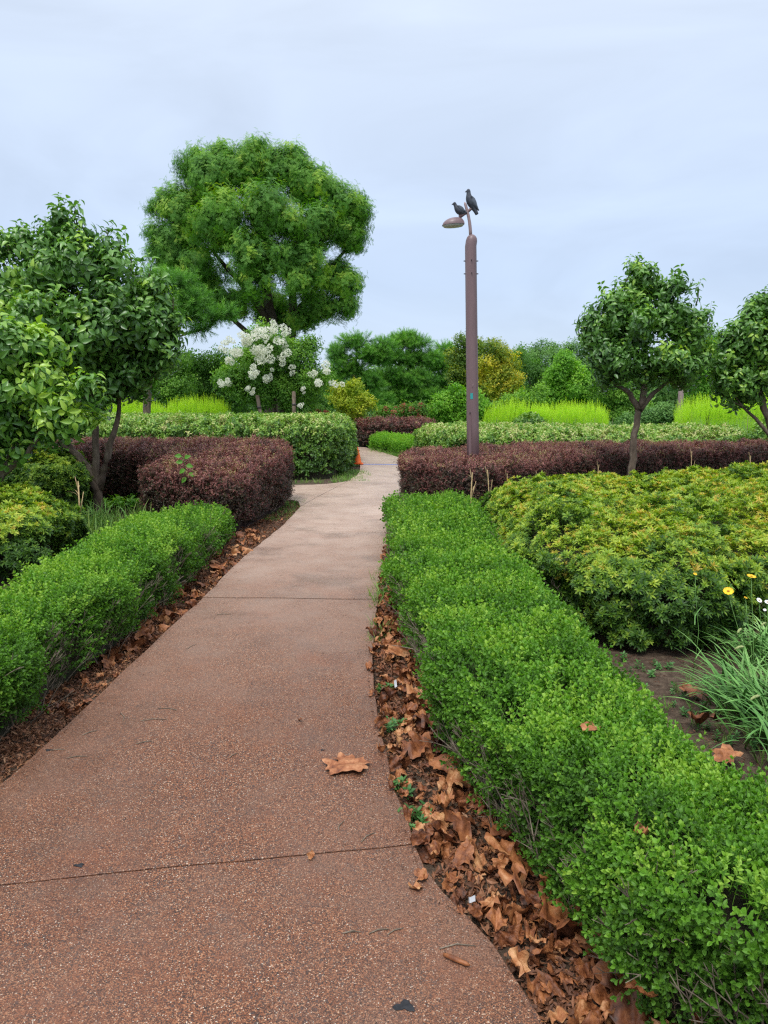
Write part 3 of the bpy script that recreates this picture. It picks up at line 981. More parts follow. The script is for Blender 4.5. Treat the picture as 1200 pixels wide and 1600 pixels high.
def hpl(q): return .68 + .24 * np.clip((q[:, 1] - 8.3) / 3.2, 0, 1)
hedge('barberry_hedge', 'clipped purple hedge left of the path with a squared end towards it', 'hedge',
      [(-1.72, 8.2), (-1.52, 9.6), (-1.42, 11.1), (-1.75, 11.6), (-3.2, 11.75), (-5.0, 11.75), (-7.5, 11.8), (-7.5, 10.7), (-4.6, 10.65), (-3.2, 10.55), (-2.95, 10.2), (-3.0, 9.4), (-3.02, 8.7), (-2.3, 8.45)],
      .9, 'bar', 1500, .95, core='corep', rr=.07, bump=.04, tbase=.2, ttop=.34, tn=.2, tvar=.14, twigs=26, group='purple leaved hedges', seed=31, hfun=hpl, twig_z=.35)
def hpr(q): return .65 + .10 * np.clip((q[:, 1] - 11.2) / 2, 0, 1)
def wx(px, D): return (Wd(px, 700, D)[0], D)
hedge('barberry_hedge', 'clipped purple hedge around the foot of the lamp post on the right', 'hedge',
      [wx(627, 11.0), wx(680, 10.4), wx(735, 10.0), wx(790, 10.35), wx(850, 11.2), wx(920, 12.1), wx(985, 12.4), wx(1150, 12.7), wx(1400, 12.8), wx(1400, 14.2), wx(1100, 14.2), wx(850, 14.0), wx(740, 13.1), wx(690, 12.8), wx(650, 12.8), wx(632, 12.2)],
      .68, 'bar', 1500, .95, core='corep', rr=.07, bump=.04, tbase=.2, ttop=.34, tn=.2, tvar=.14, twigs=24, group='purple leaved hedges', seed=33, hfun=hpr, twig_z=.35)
hedge('barberry_hedge', 'far purple hedge inside the bend of the path, below the coral blossom', 'hedge',
      [wx(556, 26.6), wx(580, 26.2), wx(640, 26), wx(690, 26), wx(690, 27.6), wx(600, 27.8), wx(560, 27.6)],
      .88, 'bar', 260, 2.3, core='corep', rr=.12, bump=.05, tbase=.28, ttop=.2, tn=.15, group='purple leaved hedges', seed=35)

hedge('euonymus_hedge', 'tall broad green hedge left of the path bend with a rounded end', 'hedge',
      [wx(470, 14.6), wx(516, 14.85), wx(540, 15.6), wx(547, 17.3), wx(546, 20), wx(534, 22), wx(380, 22.8), wx(150, 23), wx(-60, 22), wx(-60, 14.6), wx(200, 14.5)],
      1.14, 'euo', 420, 1.3, rr=.22, bump=.07, tbase=.2, ttop=.36, tn=.22, tvar=.14, twigs=0, group='broad green hedges', seed=41, twig_z=.25)
hedge('euonymus_hedge', 'broad pale green hedge behind the lamp post, right of the path', 'hedge',
      [wx(654, 20), wx(664, 17.8), wx(720, 16.2), wx(900, 15.5), wx(1140, 15.2), wx(1170, 17), wx(1150, 19.5), wx(900, 20.5), wx(720, 22), wx(662, 22)],
      .88, 'euo', 420, 1.3, rr=.25, bump=.07, tbase=.26, ttop=.38, tn=.22, tvar=.15, twigs=0, group='broad green hedges', seed=43, twig_z=.25)

# azaleas
def haz(q): return .62 + .05 * np.sin(q[:, 0] * 1.7) - .06 * np.clip(q[:, 1] - 8, 0, 2)
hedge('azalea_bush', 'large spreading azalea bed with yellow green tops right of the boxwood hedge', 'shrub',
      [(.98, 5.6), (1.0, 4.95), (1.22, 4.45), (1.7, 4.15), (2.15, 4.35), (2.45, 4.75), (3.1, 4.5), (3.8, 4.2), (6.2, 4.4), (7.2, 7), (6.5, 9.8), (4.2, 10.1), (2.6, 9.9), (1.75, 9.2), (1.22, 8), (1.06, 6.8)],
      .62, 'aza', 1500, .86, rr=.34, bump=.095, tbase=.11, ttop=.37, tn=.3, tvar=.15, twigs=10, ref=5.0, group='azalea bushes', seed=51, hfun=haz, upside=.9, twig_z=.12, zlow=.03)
hedge('azalea_bush', 'yellowish azalea bush at the left edge behind the boxwood hedge', 'shrub',
      [wx(-160, 5.6), wx(30, 6.0), wx(95, 6.5), wx(110, 7.2), wx(60, 7.9), wx(-250, 8.3)],
      .6, 'aza', 1300, 1.0, rr=.3, bump=.08, tbase=.1, ttop=.34, tn=.24, tvar=.14, ref=6.0, group='azalea bushes', seed=53, upside=.9, twig_z=.12)
hedge('azalea_bush', 'dark green azalea bush under the left dogwood tree', 'shrub',
      [wx(-150, 8.9), wx(60, 8.8), wx(130, 9.2), wx(140, 10), wx(60, 10.4), wx(-150, 10.4)],
      .86, 'aza', 1000, 1.1, rr=.35, bump=.09, tbase=.2, ttop=.18, tn=.2, tvar=.12, group='azalea bushes', seed=55, upside=.9, twig_z=.12)
hedge('azalea_bush', 'small dark round azalea amid the lime shrubs', 'shrub', [wx(806, 20.9), wx(838, 20.6), wx(850, 21.4), wx(835, 22.2), wx(806, 22)], 1.22, 'euo', 260, 1.5, rr=.35, tbase=.2, ttop=.2, seed=57)
hedge('azalea_bush', 'dark green shrub at the right end of the pale hedge', 'shrub', [wx(1165, 14.9), wx(1300, 14.6), wx(1320, 16.5), wx(1175, 16.6)], 1.0, 'euo', 330, 1.4, rr=.3, bump=.1, tbase=.2, ttop=.2, seed=58)


# lime coloured shrubs: upright wispy shoots
def lime(label, px0, px1, d0, d1, top_px, n, sd):
    c = Wd((px0 + px1) / 2, 700, (d0 + d1) / 2); base = np.array([c[0], c[1], 0])
    root = empty('lime_shrub', base, label, 'shrub', 'bright lime shrubs')
    q = rng.random((n, 2)); D = d0 + (d1 - d0) * q[:, 1]; X = np.array([Wd(px0 + (px1 - px0) * a, 700, d)[0] for a, d in zip(q[:, 0], D)])
    ztop = 1.5 - (top_px - 635) * ((d0 + d1) / 2) / F
    e = np.abs(q[:, 0] * 2 - 1) ** 5 * .18 + np.abs(q[:, 1] * 2 - 1) ** 3 * .15
    P3 = np.c_[X, D, np.zeros(n)]
    zt = ztop * (1 - e) + .08 * fn(P3, .8, sd) - .38
    P3[:, 2] = np.maximum(.1, zt * (1 - .7 * rng.random(n) ** 2.2))
    scatter('foliage', 'lime', P3, np.c_[rng.normal(0, .16, (n, 2)), np.ones(n)], rng.uniform(.6, 1.25, n), .25 + .25 * rng.random(n) + .3 * np.clip(P3[:, 2] / ztop, 0, 1), root, base)
    mb = MB()
    for i in range(26):
        a, b = rng.random(2); D_ = d0 + (d1 - d0) * b; x = Wd(px0 + (px1 - px0) * a, 700, D_)[0]
        mb.tube([(x, D_, 0), (x + rng.normal(0, .05), D_, .4), (x + rng.normal(0, .1), D_, zt.mean())], [.012, .01, .004], 4)
    mb.build('stems', M['twig'], root, True, base)['kind'] = 'stuff'


lime('lime green wispy shrub behind the broad hedge, just right of the lamp post', 754, 848, 22.5, 24.5, 627, 1100, 61)
lime('lime green shrub mass with a flat top, between lamp post and right trees', 826, 948, 22.5, 25, 629, 1900, 62)
lime('tall feathery lime green shrub behind the pale hedge, under the right trees', 1052, 1290, 19.6, 22.5, 616, 2800, 63)
lime('feathery lime green shrub above the tall hedge on the left, under the dogwood', 170, 262, 23.3, 25, 624, 1200, 64)
lime('feathery lime green shrub above the tall hedge, left of the white blossom', 258, 362, 23.3, 25, 621, 1400, 65)

# ================================================================== TREES
DG = 'dogwood trees with large drooping leaves'
dl, dlP, dlb = tree('dogwood_tree', 'wide multi stemmed dogwood filling the left edge, trunk among the azaleas', 'tree', 9.6, (152, 800),
     [([(152, 800), (152, 765), (143, 742), (122, 712), (92, 690)], [.075, .07, .06, .05, .03]),
      ([(152, 770), (150, 715), (148, 650), (140, 590)], [.055, .045, .04, .025]),
      ([(155, 765), (168, 715), (184, 655), (188, 610)], [.055, .045, .032, .02]),
      ([(143, 742), (112, 700), (85, 660)], [.035, .03, .02])],
     [(60, 440, 62), (110, 420, 62), (160, 450, 62), (205, 480, 52), (235, 520, 42), (20, 470, 70), (-50, 480, 80), (70, 510, 70, -.3), (140, 520, 70, -.3), (200, 545, 50), (250, 560, 32), (30, 560, 70, -.2), (95, 590, 62, -.2), (-50, 580, 75), (130, 600, 44), (165, 575, 44), (85, 375, 30), (95, 345, 16), (125, 365, 18), (165, 395, 22), (40, 385, 26), (-10, 390, 30), (60, 655, 50), (175, 610, 34), (215, 585, 34), (255, 530, 30), (262, 500, 24), (235, 470, 34)],
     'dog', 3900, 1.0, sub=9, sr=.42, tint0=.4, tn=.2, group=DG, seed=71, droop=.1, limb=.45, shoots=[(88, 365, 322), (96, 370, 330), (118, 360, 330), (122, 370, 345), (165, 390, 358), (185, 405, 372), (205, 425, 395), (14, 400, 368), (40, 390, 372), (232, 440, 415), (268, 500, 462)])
tree('dogwood_tree', 'lower dogwood with bright curled leaves hanging in from the left edge', 'tree', 7.6, (-40, 860),
     [([(-40, 860), (-30, 800), (0, 745), (20, 700)], [.06, .055, .045, .03]), ([(0, 745), (40, 715), (62, 680)], [.035, .03, .02]), ([(-30, 800), (-60, 720), (-40, 650)], [.05, .04, .03])],
     [(20, 560, 48), (60, 600, 44), (30, 640, 46), (95, 630, 34), (-20, 620, 60), (-30, 690, 45), (120, 655, 24), (75, 665, 26), (25, 690, 30), (-60, 560, 60), (60, 545, 28), (140, 615, 20)],
     'dog', 1500, .92, sub=9, sr=.42, tint0=.5, tn=.2, group=DG, seed=72, limb=.45)
dr, drP, drb = tree('dogwood_tree', 'single trunk dogwood with a rounded crown behind the azalea bed', 'tree', 11.5, (985, 770),
     [([(985, 780), (987, 730), (990, 690), (996, 650), (1000, 635)], [.07, .058, .052, .05, .045]),
      ([(998, 640), (985, 615), (960, 600)], [.05, .04, .025]), ([(999, 640), (1006, 612), (1010, 570), (1005, 520)], [.055, .05, .04, .025]), ([(1000, 642), (1020, 615), (1045, 595)], [.045, .035, .022])],
     [(1000, 480, 42), (960, 500, 38), (1040, 490, 40), (930, 530, 28), (1070, 520, 36), (1000, 530, 46, -.3), (960, 560, 36, -.2), (1045, 560, 42, -.2), (1085, 560, 24), (1005, 450, 30), (1040, 455, 24), (970, 465, 24), (925, 515, 22), (1005, 580, 28), (950, 590, 20), (1070, 585, 24), (1090, 500, 16), (995, 425, 12), (1063, 450, 14)],
     'dog', 2150, .9, sub=9, sr=.42, tint0=.34, tn=.16, group=DG, seed=73, droop=.15, limb=.45, bs=.92, shoots=[(978, 440, 408), (997, 430, 402), (1001, 435, 410), (940, 480, 452), (958, 470, 448), (1052, 450, 424), (1064, 455, 428), (1088, 475, 450), (1108, 520, 488), (905, 530, 506), (1025, 445, 425)])
tree('dogwood_tree', 'leaning dogwood cut off by the right edge, bare limb low over the lime shrub', 'tree', 11.8, (1260, 790),
     [([(1260, 790), (1235, 720), (1205, 670), (1190, 620), (1185, 580)], [.085, .07, .06, .05, .03]), ([(1225, 705), (1190, 665), (1160, 635)], [.04, .03, .02])],
     [(1180, 530, 40), (1150, 560, 34), (1200, 500, 44), (1240, 520, 55), (1170, 600, 34), (1140, 600, 24), (1190, 480, 22), (1215, 570, 50), (1150, 530, 26), (1250, 460, 44), (1130, 620, 14), (1200, 470, 14)],
     'dog', 1900, .92, sub=9, sr=.42, tint0=.42, tn=.2, group=DG, seed=74, limb=.45, shoots=[(1194, 480, 455), (1165, 520, 492), (1145, 545, 512), (1180, 490, 470)])

tree('scholar_tree', 'tall round crowned tree with feathery foliage rising against the sky on the left', 'tree', 28, (428, 690),
     [([(428, 700), (428, 620), (424, 540), (418, 470), (405, 400), (398, 330)], [.36, .3, .26, .2, .13, .06]),
      ([(426, 590), (450, 540), (458, 480), (462, 410), (470, 340)], [.24, .2, .17, .12, .06]),
      ([(420, 500), (375, 440), (330, 390)], [.14, .1, .05]), ([(456, 500), (500, 440), (540, 390)], [.14, .1, .05]), ([(428, 560), (365, 500), (320, 450)], [.12, .08, .04])],
     [(330, 290, 46), (295, 335, 46), (385, 268, 42), (440, 268, 40), (488, 292, 40), (535, 322, 38), (280, 388, 38), (350, 350, 46, -1.5), (420, 340, 48, -2), (490, 362, 44, -1), (552, 372, 30), (318, 425, 42), (395, 415, 46, -2), (465, 425, 46, -1.5), (530, 440, 36), (360, 478, 32), (430, 488, 36, 1), (495, 485, 28), (310, 258, 24), (462, 248, 20), (352, 244, 22), (254, 322, 18), (256, 405, 26), (248, 370, 18), (305, 450, 24), (560, 330, 16), (400, 238, 18), (290, 465, 26), (540, 480, 20), (470, 505, 18)],
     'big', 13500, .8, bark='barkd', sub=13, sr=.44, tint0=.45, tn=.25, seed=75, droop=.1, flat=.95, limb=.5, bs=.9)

tree('pine_tree', 'dark pine with a drooping needle bough between the dogwood and the tall tree', 'tree', 20, (225, 700),
     [([(225, 700), (232, 600), (245, 500), (262, 440)], [.12, .1, .08, .04])],
     [(275, 440, 28), (300, 470, 26), (335, 497, 20), (352, 490, 13), (318, 515, 15), (260, 480, 26), (250, 440, 20), (290, 495, 22), (310, 480, 18)],
     'pine', 1400, .8, bark='bark', sub=9, tint0=.36, seed=76, flat=.5)

# white crape myrtle
cm, _, cmb = tree('crape_myrtle', 'crape myrtle covered in white blossom above the tall left hedge', 'tree', 23.8, (430, 690),
     [([(432, 700), (430, 640), (425, 600)], [.06, .05, .03]), ([(415, 700), (405, 640), (385, 600)], [.05, .04, .03]), ([(450, 700), (455, 640), (470, 600)], [.05, .04, .03]), ([(440, 690), (442, 620), (430, 560)], [.05, .04, .03])],
     [(360, 590, 24), (395, 570, 32), (430, 555, 34), (420, 598, 34), (465, 565, 28), (480, 600, 26), (375, 612, 22), (450, 610, 26), (505, 590, 14), (410, 535, 24), (480, 540, 14)],
     'mix', 3000, .75, sub=9, tint0=.4, tn=.2, seed=77)
bc = [(405, 515, 11), (420, 527, 12), (388, 535, 12), (372, 550, 11), (430, 545, 12), (410, 560, 13), (395, 572, 10), (415, 592, 9), (440, 533, 11), (452, 519, 10), (350, 543, 11), (343, 600, 8), (358, 597, 8), (385, 606, 7), (397, 612, 7), (405, 586, 9), (424, 583, 6), (400, 545, 12), (380, 524, 10), (455, 580, 7), (487, 585, 10), (498, 599, 9), (512, 574, 10), (525, 596, 10), (472, 612, 6), (470, 634, 6), (362, 562, 9), (443, 552, 9), (428, 510, 9), (398, 520, 9), (436, 565, 8), (356, 532, 7), (415, 545, 10)]
bc = [(x + random.gauss(0, r * .45), y + random.gauss(0, r * .4), r * random.uniform(.38, .75)) for x, y, r in bc for _ in range(3)]
for i, (x, y, r) in enumerate(bc):
    p = Wd(x, y, 23.8 - 1.0 + random.uniform(-.5, .4)) - cmb
    o = bpy.data.objects.new('blossom', P['wht'][i % 4].data); link(o, cm); o.location = p
    o.scale = [r * .019 / .16 * random.uniform(.8, 1.15) for _ in range(3)]; o.rotation_euler = (random.random() * 6, random.random() * 6, 0)

PB = 'park trees beyond the hedges'
tree('pine_tree', 'broad pine left of the far group, its layered green boughs beside the yellow sapling', 'tree', 38, (550, 690),
     [([(552, 690), (550, 620), (556, 560)], [.22, .18, .08])],
     [(555, 535, 24), (530, 560, 22), (580, 555, 26), (545, 580, 30), (520, 595, 24), (602, 540, 18), (590, 560, 22), (575, 595, 30), (510, 625, 24), (555, 625, 30), (590, 625, 24), (525, 545, 14)],
     'pine', 4200, 1.0, bark='barkd', sub=12, tint0=.42, tn=.25, seed=78, flat=.45, sr=.34, group=PB)
tree('pine_tree', 'widest pine of the far group, in the middle with a rounded top', 'tree', 40, (630, 690),
     [([(630, 690), (632, 610), (625, 550)], [.22, .18, .08]), ([(632, 620), (655, 580), (665, 560)], [.12, .09, .04])],
     [(618, 532, 22), (650, 536, 22), (600, 555, 26), (635, 562, 30), (670, 560, 22), (610, 590, 30), (650, 595, 32), (625, 620, 28), (670, 620, 26), (640, 525, 14)],
     'pine', 4600, 1.0, bark='barkd', sub=12, tint0=.4, tn=.25, seed=79, flat=.45, sr=.34, group=PB)
tree('pine_tree', 'slim pine at the right end of the far group, directly left of the lamp post', 'tree', 41, (695, 690),
     [([(695, 690), (694, 610), (696, 555)], [.18, .14, .06])],
     [(697, 548, 16), (685, 568, 20), (708, 575, 20), (690, 600, 26), (705, 620, 22), (720, 600, 18)],
     'pine', 1900, 1.15, bark='barkd', sub=8, tint0=.38, seed=80, flat=.5, group=PB)
tree('maple_sapling', 'small yellow green tree above the purple hedge at the path bend', 'tree', 27.5, (549, 700),
     [([(549, 710), (548, 670), (548, 640)], [.07, .06, .03]), ([(548, 660), (535, 640)], [.03, .02]), ([(548, 660), (562, 640)], [.03, .02])],
     [(535, 612, 13), (555, 607, 13), (528, 628, 12), (548, 630, 17), (568, 628, 12), (538, 648, 13), (560, 645, 13), (577, 632, 7)],
     'yel', 650, .75, sub=6, tint0=.4, seed=81, sr=.5)
for lab, D, xs in (('coral flowering shrub above the far purple hedge, nearest the yellow tree', 29, [(596, 648, 13), (610, 645, 13)]),
                   ('coral flowering shrub in the middle of its row above the far purple hedge', 29.3, [(628, 643, 14), (642, 646, 13)]),
                   ('coral flowering shrub beside the bright round green shrub', 29, [(660, 645, 13), (675, 648, 11)]),
                   ('coral flowering shrub just left of the yellow green sapling', 31, [(500, 648, 14), (482, 652, 11)])):
    t, pp, bb = tree('crape_myrtle', lab, 'shrub', D, (xs[0][0] + 7, 690), [([(xs[0][0] + 7, 695), (xs[0][0] + 7, 650)], [.05, .03])], xs + [(x[0], x[1] + 18, x[2]) for x in xs], 'mix', 420, .7, sub=6, tint0=.3, seed=82, group='coral flowering shrubs')
    k = rng.choice(len(pp), 26); q = pp[k]; q[:, 2] += .08; q[:, 1] -= .1
    q = q[q[:, 2] > np.median(pp[:, 2])]
    for p in q:
        o = bpy.data.objects.new('blossom', P['pink'][random.randrange(3)].data); link(o, t); o.location = p - bb; o.scale = [random.uniform(.5, .95)] * 3; o.rotation_euler = (random.random() * 6, random.random() * 6, 0)
tree('green_shrub', 'dense bright green round shrub directly left of the lamp post', 'shrub', 24, (710, 690),
     [([(712, 700), (712, 650)], [.07, .04])], [(695, 632, 16), (715, 625, 18), (738, 632, 18), (750, 640, 14), (700, 648, 18), (728, 650, 20), (745, 655, 14), (688, 645, 12)],
     'brightt', 1300, .75, sub=8, tint0=.3, seed=83)
tree('dark_tree', 'darker reddish green tree rising behind the lamp post', 'tree', 33, (722, 690),
     [([(722, 695), (720, 620), (722, 570)], [.14, .11, .05])], [(725, 545, 18), (712, 565, 18), (735, 570, 20), (745, 548, 16), (722, 590, 22), (750, 590, 18), (708, 600, 16)],
     'org', 1100, 1.0, sub=7, tint0=.12, tn=.1, seed=84, group=PB)
tree('golden_tree', 'tree with golden yellow leaves right of the lamp post', 'tree', 31, (765, 690),
     [([(768, 700), (764, 660), (760, 620), (770, 590)], [.1, .08, .07, .04])],
     [(770, 552, 18), (790, 565, 18), (760, 572, 20), (785, 585, 20), (800, 590, 14), (770, 600, 18), (795, 608, 12), (778, 615, 12), (756, 605, 12)],
     'org', 1100, .9, sub=7, tint0=.42, tn=.4, seed=85, group=PB)
tree('pale_shrub', 'loose pale green shrub under the golden tree', 'shrub', 27.5, (812, 690),
     [([(812, 695), (812, 650)], [.06, .03]), ([(812, 670), (835, 640), (845, 610)], [.03, .02, .015])], [(790, 638, 15), (812, 630, 17), (832, 625, 13), (800, 655, 18), (825, 655, 18), (845, 612, 9)],
     'mix', 800, .75, sub=7, tint0=.5, seed=86, sr=.5)
tree('green_tree', 'fresh green tree left of the single trunk dogwood', 'tree', 32, (890, 690),
     [([(892, 700), (890, 650), (885, 610)], [.1, .08, .04]), ([(891, 660), (915, 625)], [.06, .03])],
     [(885, 572, 20), (868, 592, 20), (905, 590, 22), (885, 612, 24), (862, 622, 18), (915, 618, 22), (935, 605, 18), (900, 635, 20)],
     'brightt', 1700, .95, sub=8, tint0=.28, tn=.25, seed=87, group=PB)
for i, (lab, D, px, bl, mt, t0) in enumerate([
    ('shadowy green tree filling the gap behind the pale shrub', 40, 835, [(830, 590, 24), (850, 600, 24), (825, 625, 24), (850, 640, 24), (815, 560, 16)], 'mix', .2),
    ('hazy tree on the far treeline, directly left of the single trunk dogwood', 64, 900, [(880, 562, 22), (905, 560, 22), (925, 565, 22), (895, 590, 26), (930, 595, 26)], 'far', .4),
    ('tallest hazy tree on the far treeline between golden tree and fresh green tree', 66, 855, [(835, 560, 16), (855, 553, 18), (870, 562, 18), (845, 580, 24), (868, 590, 24)], 'far', .5),
    ('small blue green tree on the far treeline right behind the golden tree', 70, 812, [(812, 555, 11), (800, 570, 14), (820, 575, 18), (810, 600, 22)], 'far', .3),
    ('green tree seen below the crown of the single trunk dogwood', 30, 965, [(950, 620, 22), (975, 612, 22), (960, 645, 22), (990, 640, 22), (940, 600, 20)], 'mix', .45),
    ('grey green round shrub behind the trunk of the single trunk dogwood', 27, 1030, [(1015, 650, 16), (1040, 648, 18), (1060, 655, 14), (975, 660, 13)], 'far', .45),
    ('light green tree between the two right dogwoods', 26, 1105, [(1095, 585, 22), (1115, 570, 22), (1130, 600, 24), (1100, 615, 22), (1125, 635, 22), (1085, 630, 14), (1115, 545, 16)], 'brightt', .2),
    ('dark tree behind the right dogwood at the frame edge', 36, 1180, [(1150, 560, 26), (1185, 570, 30), (1160, 610, 30), (1210, 600, 36), (1250, 570, 40)], 'mix', .3),
    ('distant wooded rise of trees between the right dogwoods', 90, 1110, [(1060, 560, 22), (1090, 545, 22), (1125, 535, 22), (1150, 545, 24), (1090, 580, 30), (1140, 580, 30), (1050, 590, 26)], 'far', .25),
    ('dark green tree behind the lime shrub, left of the white blossom', 30, 320, [(300, 570, 24), (325, 575, 24), (350, 570, 22), (310, 605, 28), (345, 605, 28), (325, 630, 24), (362, 630, 20)], 'mix', .25),
    ('slender trunked green tree between dogwood and pine', 28, 262, [(240, 575, 28), (265, 590, 26), (250, 620, 28), (280, 615, 26), (225, 605, 26), (280, 560, 22)], 'mix', .35),
    ('yellowish green tree low behind the left dogwood', 26, 205, [(200, 620, 24), (215, 600, 24), (185, 640, 22), (225, 635, 20)], 'brightt', .15),
    ('dark undergrowth tree directly behind the white blossom', 32, 445, [(400, 610, 26), (430, 620, 28), (465, 620, 28), (490, 625, 24), (415, 645, 24), (455, 645, 26), (500, 650, 18)], 'mix', .12),
    ('green tree far left behind the lower dogwood', 30, 40, [(20, 600, 40), (70, 610, 40), (-40, 590, 50), (120, 630, 30), (0, 640, 40), (80, 650, 30)], 'mix', .3),
]):
    tree('park_tree', lab, 'tree', D, (px, 690), [([(px, 700), (px + 2, 650), (px - 2, bl[0][1] + 20)], [D * .0035, D * .003, D * .0015])], bl, mt, int(180 * len(bl)), .9 * (D / 32) ** .75, sub=7, tint0=t0, tn=.2, seed=90 + i, group=PB, bark='barkd')
# a wood in the distance closing the view
q = []
for i in range(46):
    ang = (i / 45 - .5) * 1.75; D = 115 + 12 * math.sin(i * 2.3)
    c = np.array([math.sin(ang) * D, math.cos(ang) * D, 0]); hh = 7.0 + 1.6 * math.sin(i * 1.7) + 1.2 * math.sin(i * .6)
    n = 260; v = rng.normal(size=(n, 3)); v /= np.linalg.norm(v, axis=1)[:, None]
    p = c + v * np.array([6.5, 3, hh * .5]) * rng.random((n, 1)) ** .4; p[:, 2] += hh * .5; q.append(p)
q = np.vstack(q); q = q[q[:, 2] > .2]
wd = scatter('distant_woods', 'far', q, rng.normal(0, 1, (len(q), 3)) + [0, -.4, .6], rng.uniform(3.5, 6.5, len(q)), .35 + .2 * fn(q, .05, 5) + rng.normal(0, .1, len(q)))
tag(wd, 'low hazy wood closing the view behind the park trees', 'woods', kind='stuff')

# ================================================================== LAMP POST
def metal(name, col, rough=.45, metallic=.0, var=.12):
    m = noise_mat(name, [(.3, tuple(c * (1 - var) for c in col)), (.7, tuple(c * (1 + var) for c in col))], 5, 7, rough, .15, 60, .5, .002, stretch=(3, 3, .6))
    m.node_tree.nodes['Principled BSDF'].inputs['Metallic'].default_value = metallic
    return m


M['pole'] = metal('mauve_brown_paint', (.18, .115, .118), .42)
M['polel'] = metal('pale_mauve_paint', (.30, .21, .205), .45)
M['pole_d'] = metal('dark_bolt', (.05, .04, .04), .5)
M['glass'] = metal('lamp_lens', (.5, .58, .55), .65)
M['sticker'] = metal('teal_sticker', (.03, .34, .33), .5)
LD = 11.6
pb = Wd(741, 718, LD); pb[2] = 0; pt = Wd(735.5, 385, LD)
ph = pt[2]; lean = (pt - pb) / ph
lamp = empty('lamp_post', pb, 'mauve brown lamp post with two pigeons on top, rising out of the purple hedge', 'lamp post', 'park lamp posts')
def on(z): return pb + lean * z
mb = MB()
zs = [0, ph * .3, ph * .6, ph] ; rs = [.1, .098, .093, .089]
cap = [(ph + .08, .088), (ph + .125, .078), (ph + .155, .058), (ph + .172, .03), (ph + .178, .004)]
mb.tube([on(z) + np.array([0.03 * max(0, (z - ph) / .18), 0, 0]) for z in zs + [c[0] for c in cap]], rs + [c[1] for c in cap], 24)
mb.build('pole', M['pole'], lamp, True, pb)
# inspection hatch and its frame on the lower shaft
hz0, hz1 = .7, 1.36
hx = Wd(732, 690, LD)
mb = MB()
bm = bmesh.new(); bmesh.ops.create_cube(bm, size=1)
for v in bm.verts: v.co = Vector((v.co.x * .05, v.co.y * .02, v.co.z * (hz1 - hz0)))
bmesh.ops.bevel(bm, geom=bm.edges[:], offset=.006, segments=2, affect='EDGES')
hatch = from_bm('hatch', bm, M['pole'], lamp); hatch.location = tuple(on(1.05) - pb + np.array([-.052, -.083, 0])); hatch.rotation_euler = (0, math.atan(lean[0]), R(-32))
def bolt(p, axis, par, r=.009, L=.02, nm='bolt'):
    mb = MB(); a = np.asarray(axis, float); mb.tube([p, p + a * L * .5, p + a * L], [r, r, r * .7], 6); return mb.build(nm, M['pole_d'], par, False, pb)
for z in (1.40, .66): bolt(on(z) + np.array([-.05, -.095, 0]), (-.5, -.85, 0), lamp, .012, .014)
for zp in (408, 428):
    z = Wd(735, zp, LD)[2]
    for a in (-1.0, 0.0, 1.0):
        d = np.array([math.sin(a * 1.5), -math.cos(a * 1.5), 0]); bolt(on(z) + d * .085, d, lamp, .009, .03)
# sticker
s = Wd(733.5, 619, LD); a = math.atan2(s[0] - on(s[2])[0], .1)
V = []; n = 5
for j in range(2):
    for i in range(n):
        aa = -0.45 + .42 * i / (n - 1); zc_ = s[2] - .045 + .09 * j
        V.append(on(zc_) + np.array([math.sin(aa) * .1, -math.cos(aa) * .1, 0]))
mesh('sticker', V, [(i, i + 1, n + i + 1, n + i) for i in range(n - 1)], M['sticker'], lamp, True, pb)
mb = MB(); mb.tube([on(s[2] + .13) + np.array([-.01, -.1, 0]), on(s[2] + .19) + np.array([.003, -.101, 0])], [.003, .003], 5); mb.build('scratch', M['polel'], lamp, True, pb)
mb = MB()
arm = [Wd(x, y, LD) for x, y in ((735.5, 372), (735, 360), (733.8, 348), (732, 338), (729.5, 328), (727, 319), (725.8, 316))]
mb.tube(arm, [.026, .026, .025, .024, .023, .021, .008], 12); mb.build('arm', M['polel'], lamp, True, pb)
mb = MB()
ca = [Wd(x, y, LD) for x, y in ((718, 339), (724, 335), (730, 331.5), (735, 327), (740, 322), (741, 321))]
mb.tube(ca, [.028, .024, .022, .022, .022, .008], 12); mb.build('cross_arm', M['pole'], lamp, True, pb)
# lamp head: a teardrop shade, open below
hl = Wd(690.7, 352.8, LD); hr = Wd(725.5, 350.5, LD); axis = hr - hl; Lh = np.linalg.norm(axis); ax = axis / Lh; upv = np.array([-ax[2], 0, ax[0]]); dv = np.array([0, 1, 0.])
V = []; Fc = []; nu, nv = 18, 13
for i in range(nu):
    t = i / (nu - 1)
    hgt = .112 * (math.sin(math.pi * min(1, t / 1.55) ** .72) ** .8 if t < .99 else .55) * (1 if t < .86 else 1 - (t - .86) * 2.2)
    wid = .115 * max(.02, math.sin(math.pi * min(.985, max(.01, t * .93 + .03))) ** .55)
    for j in range(nv):
        a = math.pi * j / (nv - 1)
        V.append(hl + ax * Lh * t + upv * hgt * math.sin(a) + dv * wid * math.cos(a))
for i in range(nu - 1):
    for j in range(nv - 1): Fc.append((i * nv + j, i * nv + j + 1, (i + 1) * nv + j + 1, (i + 1) * nv + j))
Fc.append(tuple(range(nv))); Fc.append(tuple((nu - 1) * nv + j for j in reversed(range(nv))))
head = mesh('lamp_head', V, Fc, M['pole'], lamp, True, pb)
V = []; nn = 28
for i in range(nn):
    a = 2 * math.pi * i / nn; t = .5 + .485 * math.cos(a)
    V.append(hl + ax * Lh * t + dv * .108 * math.sin(a) - upv * .004)
V2 = [v - upv * .022 + (hl + ax * Lh * .5 - v) * .12 for v in V]
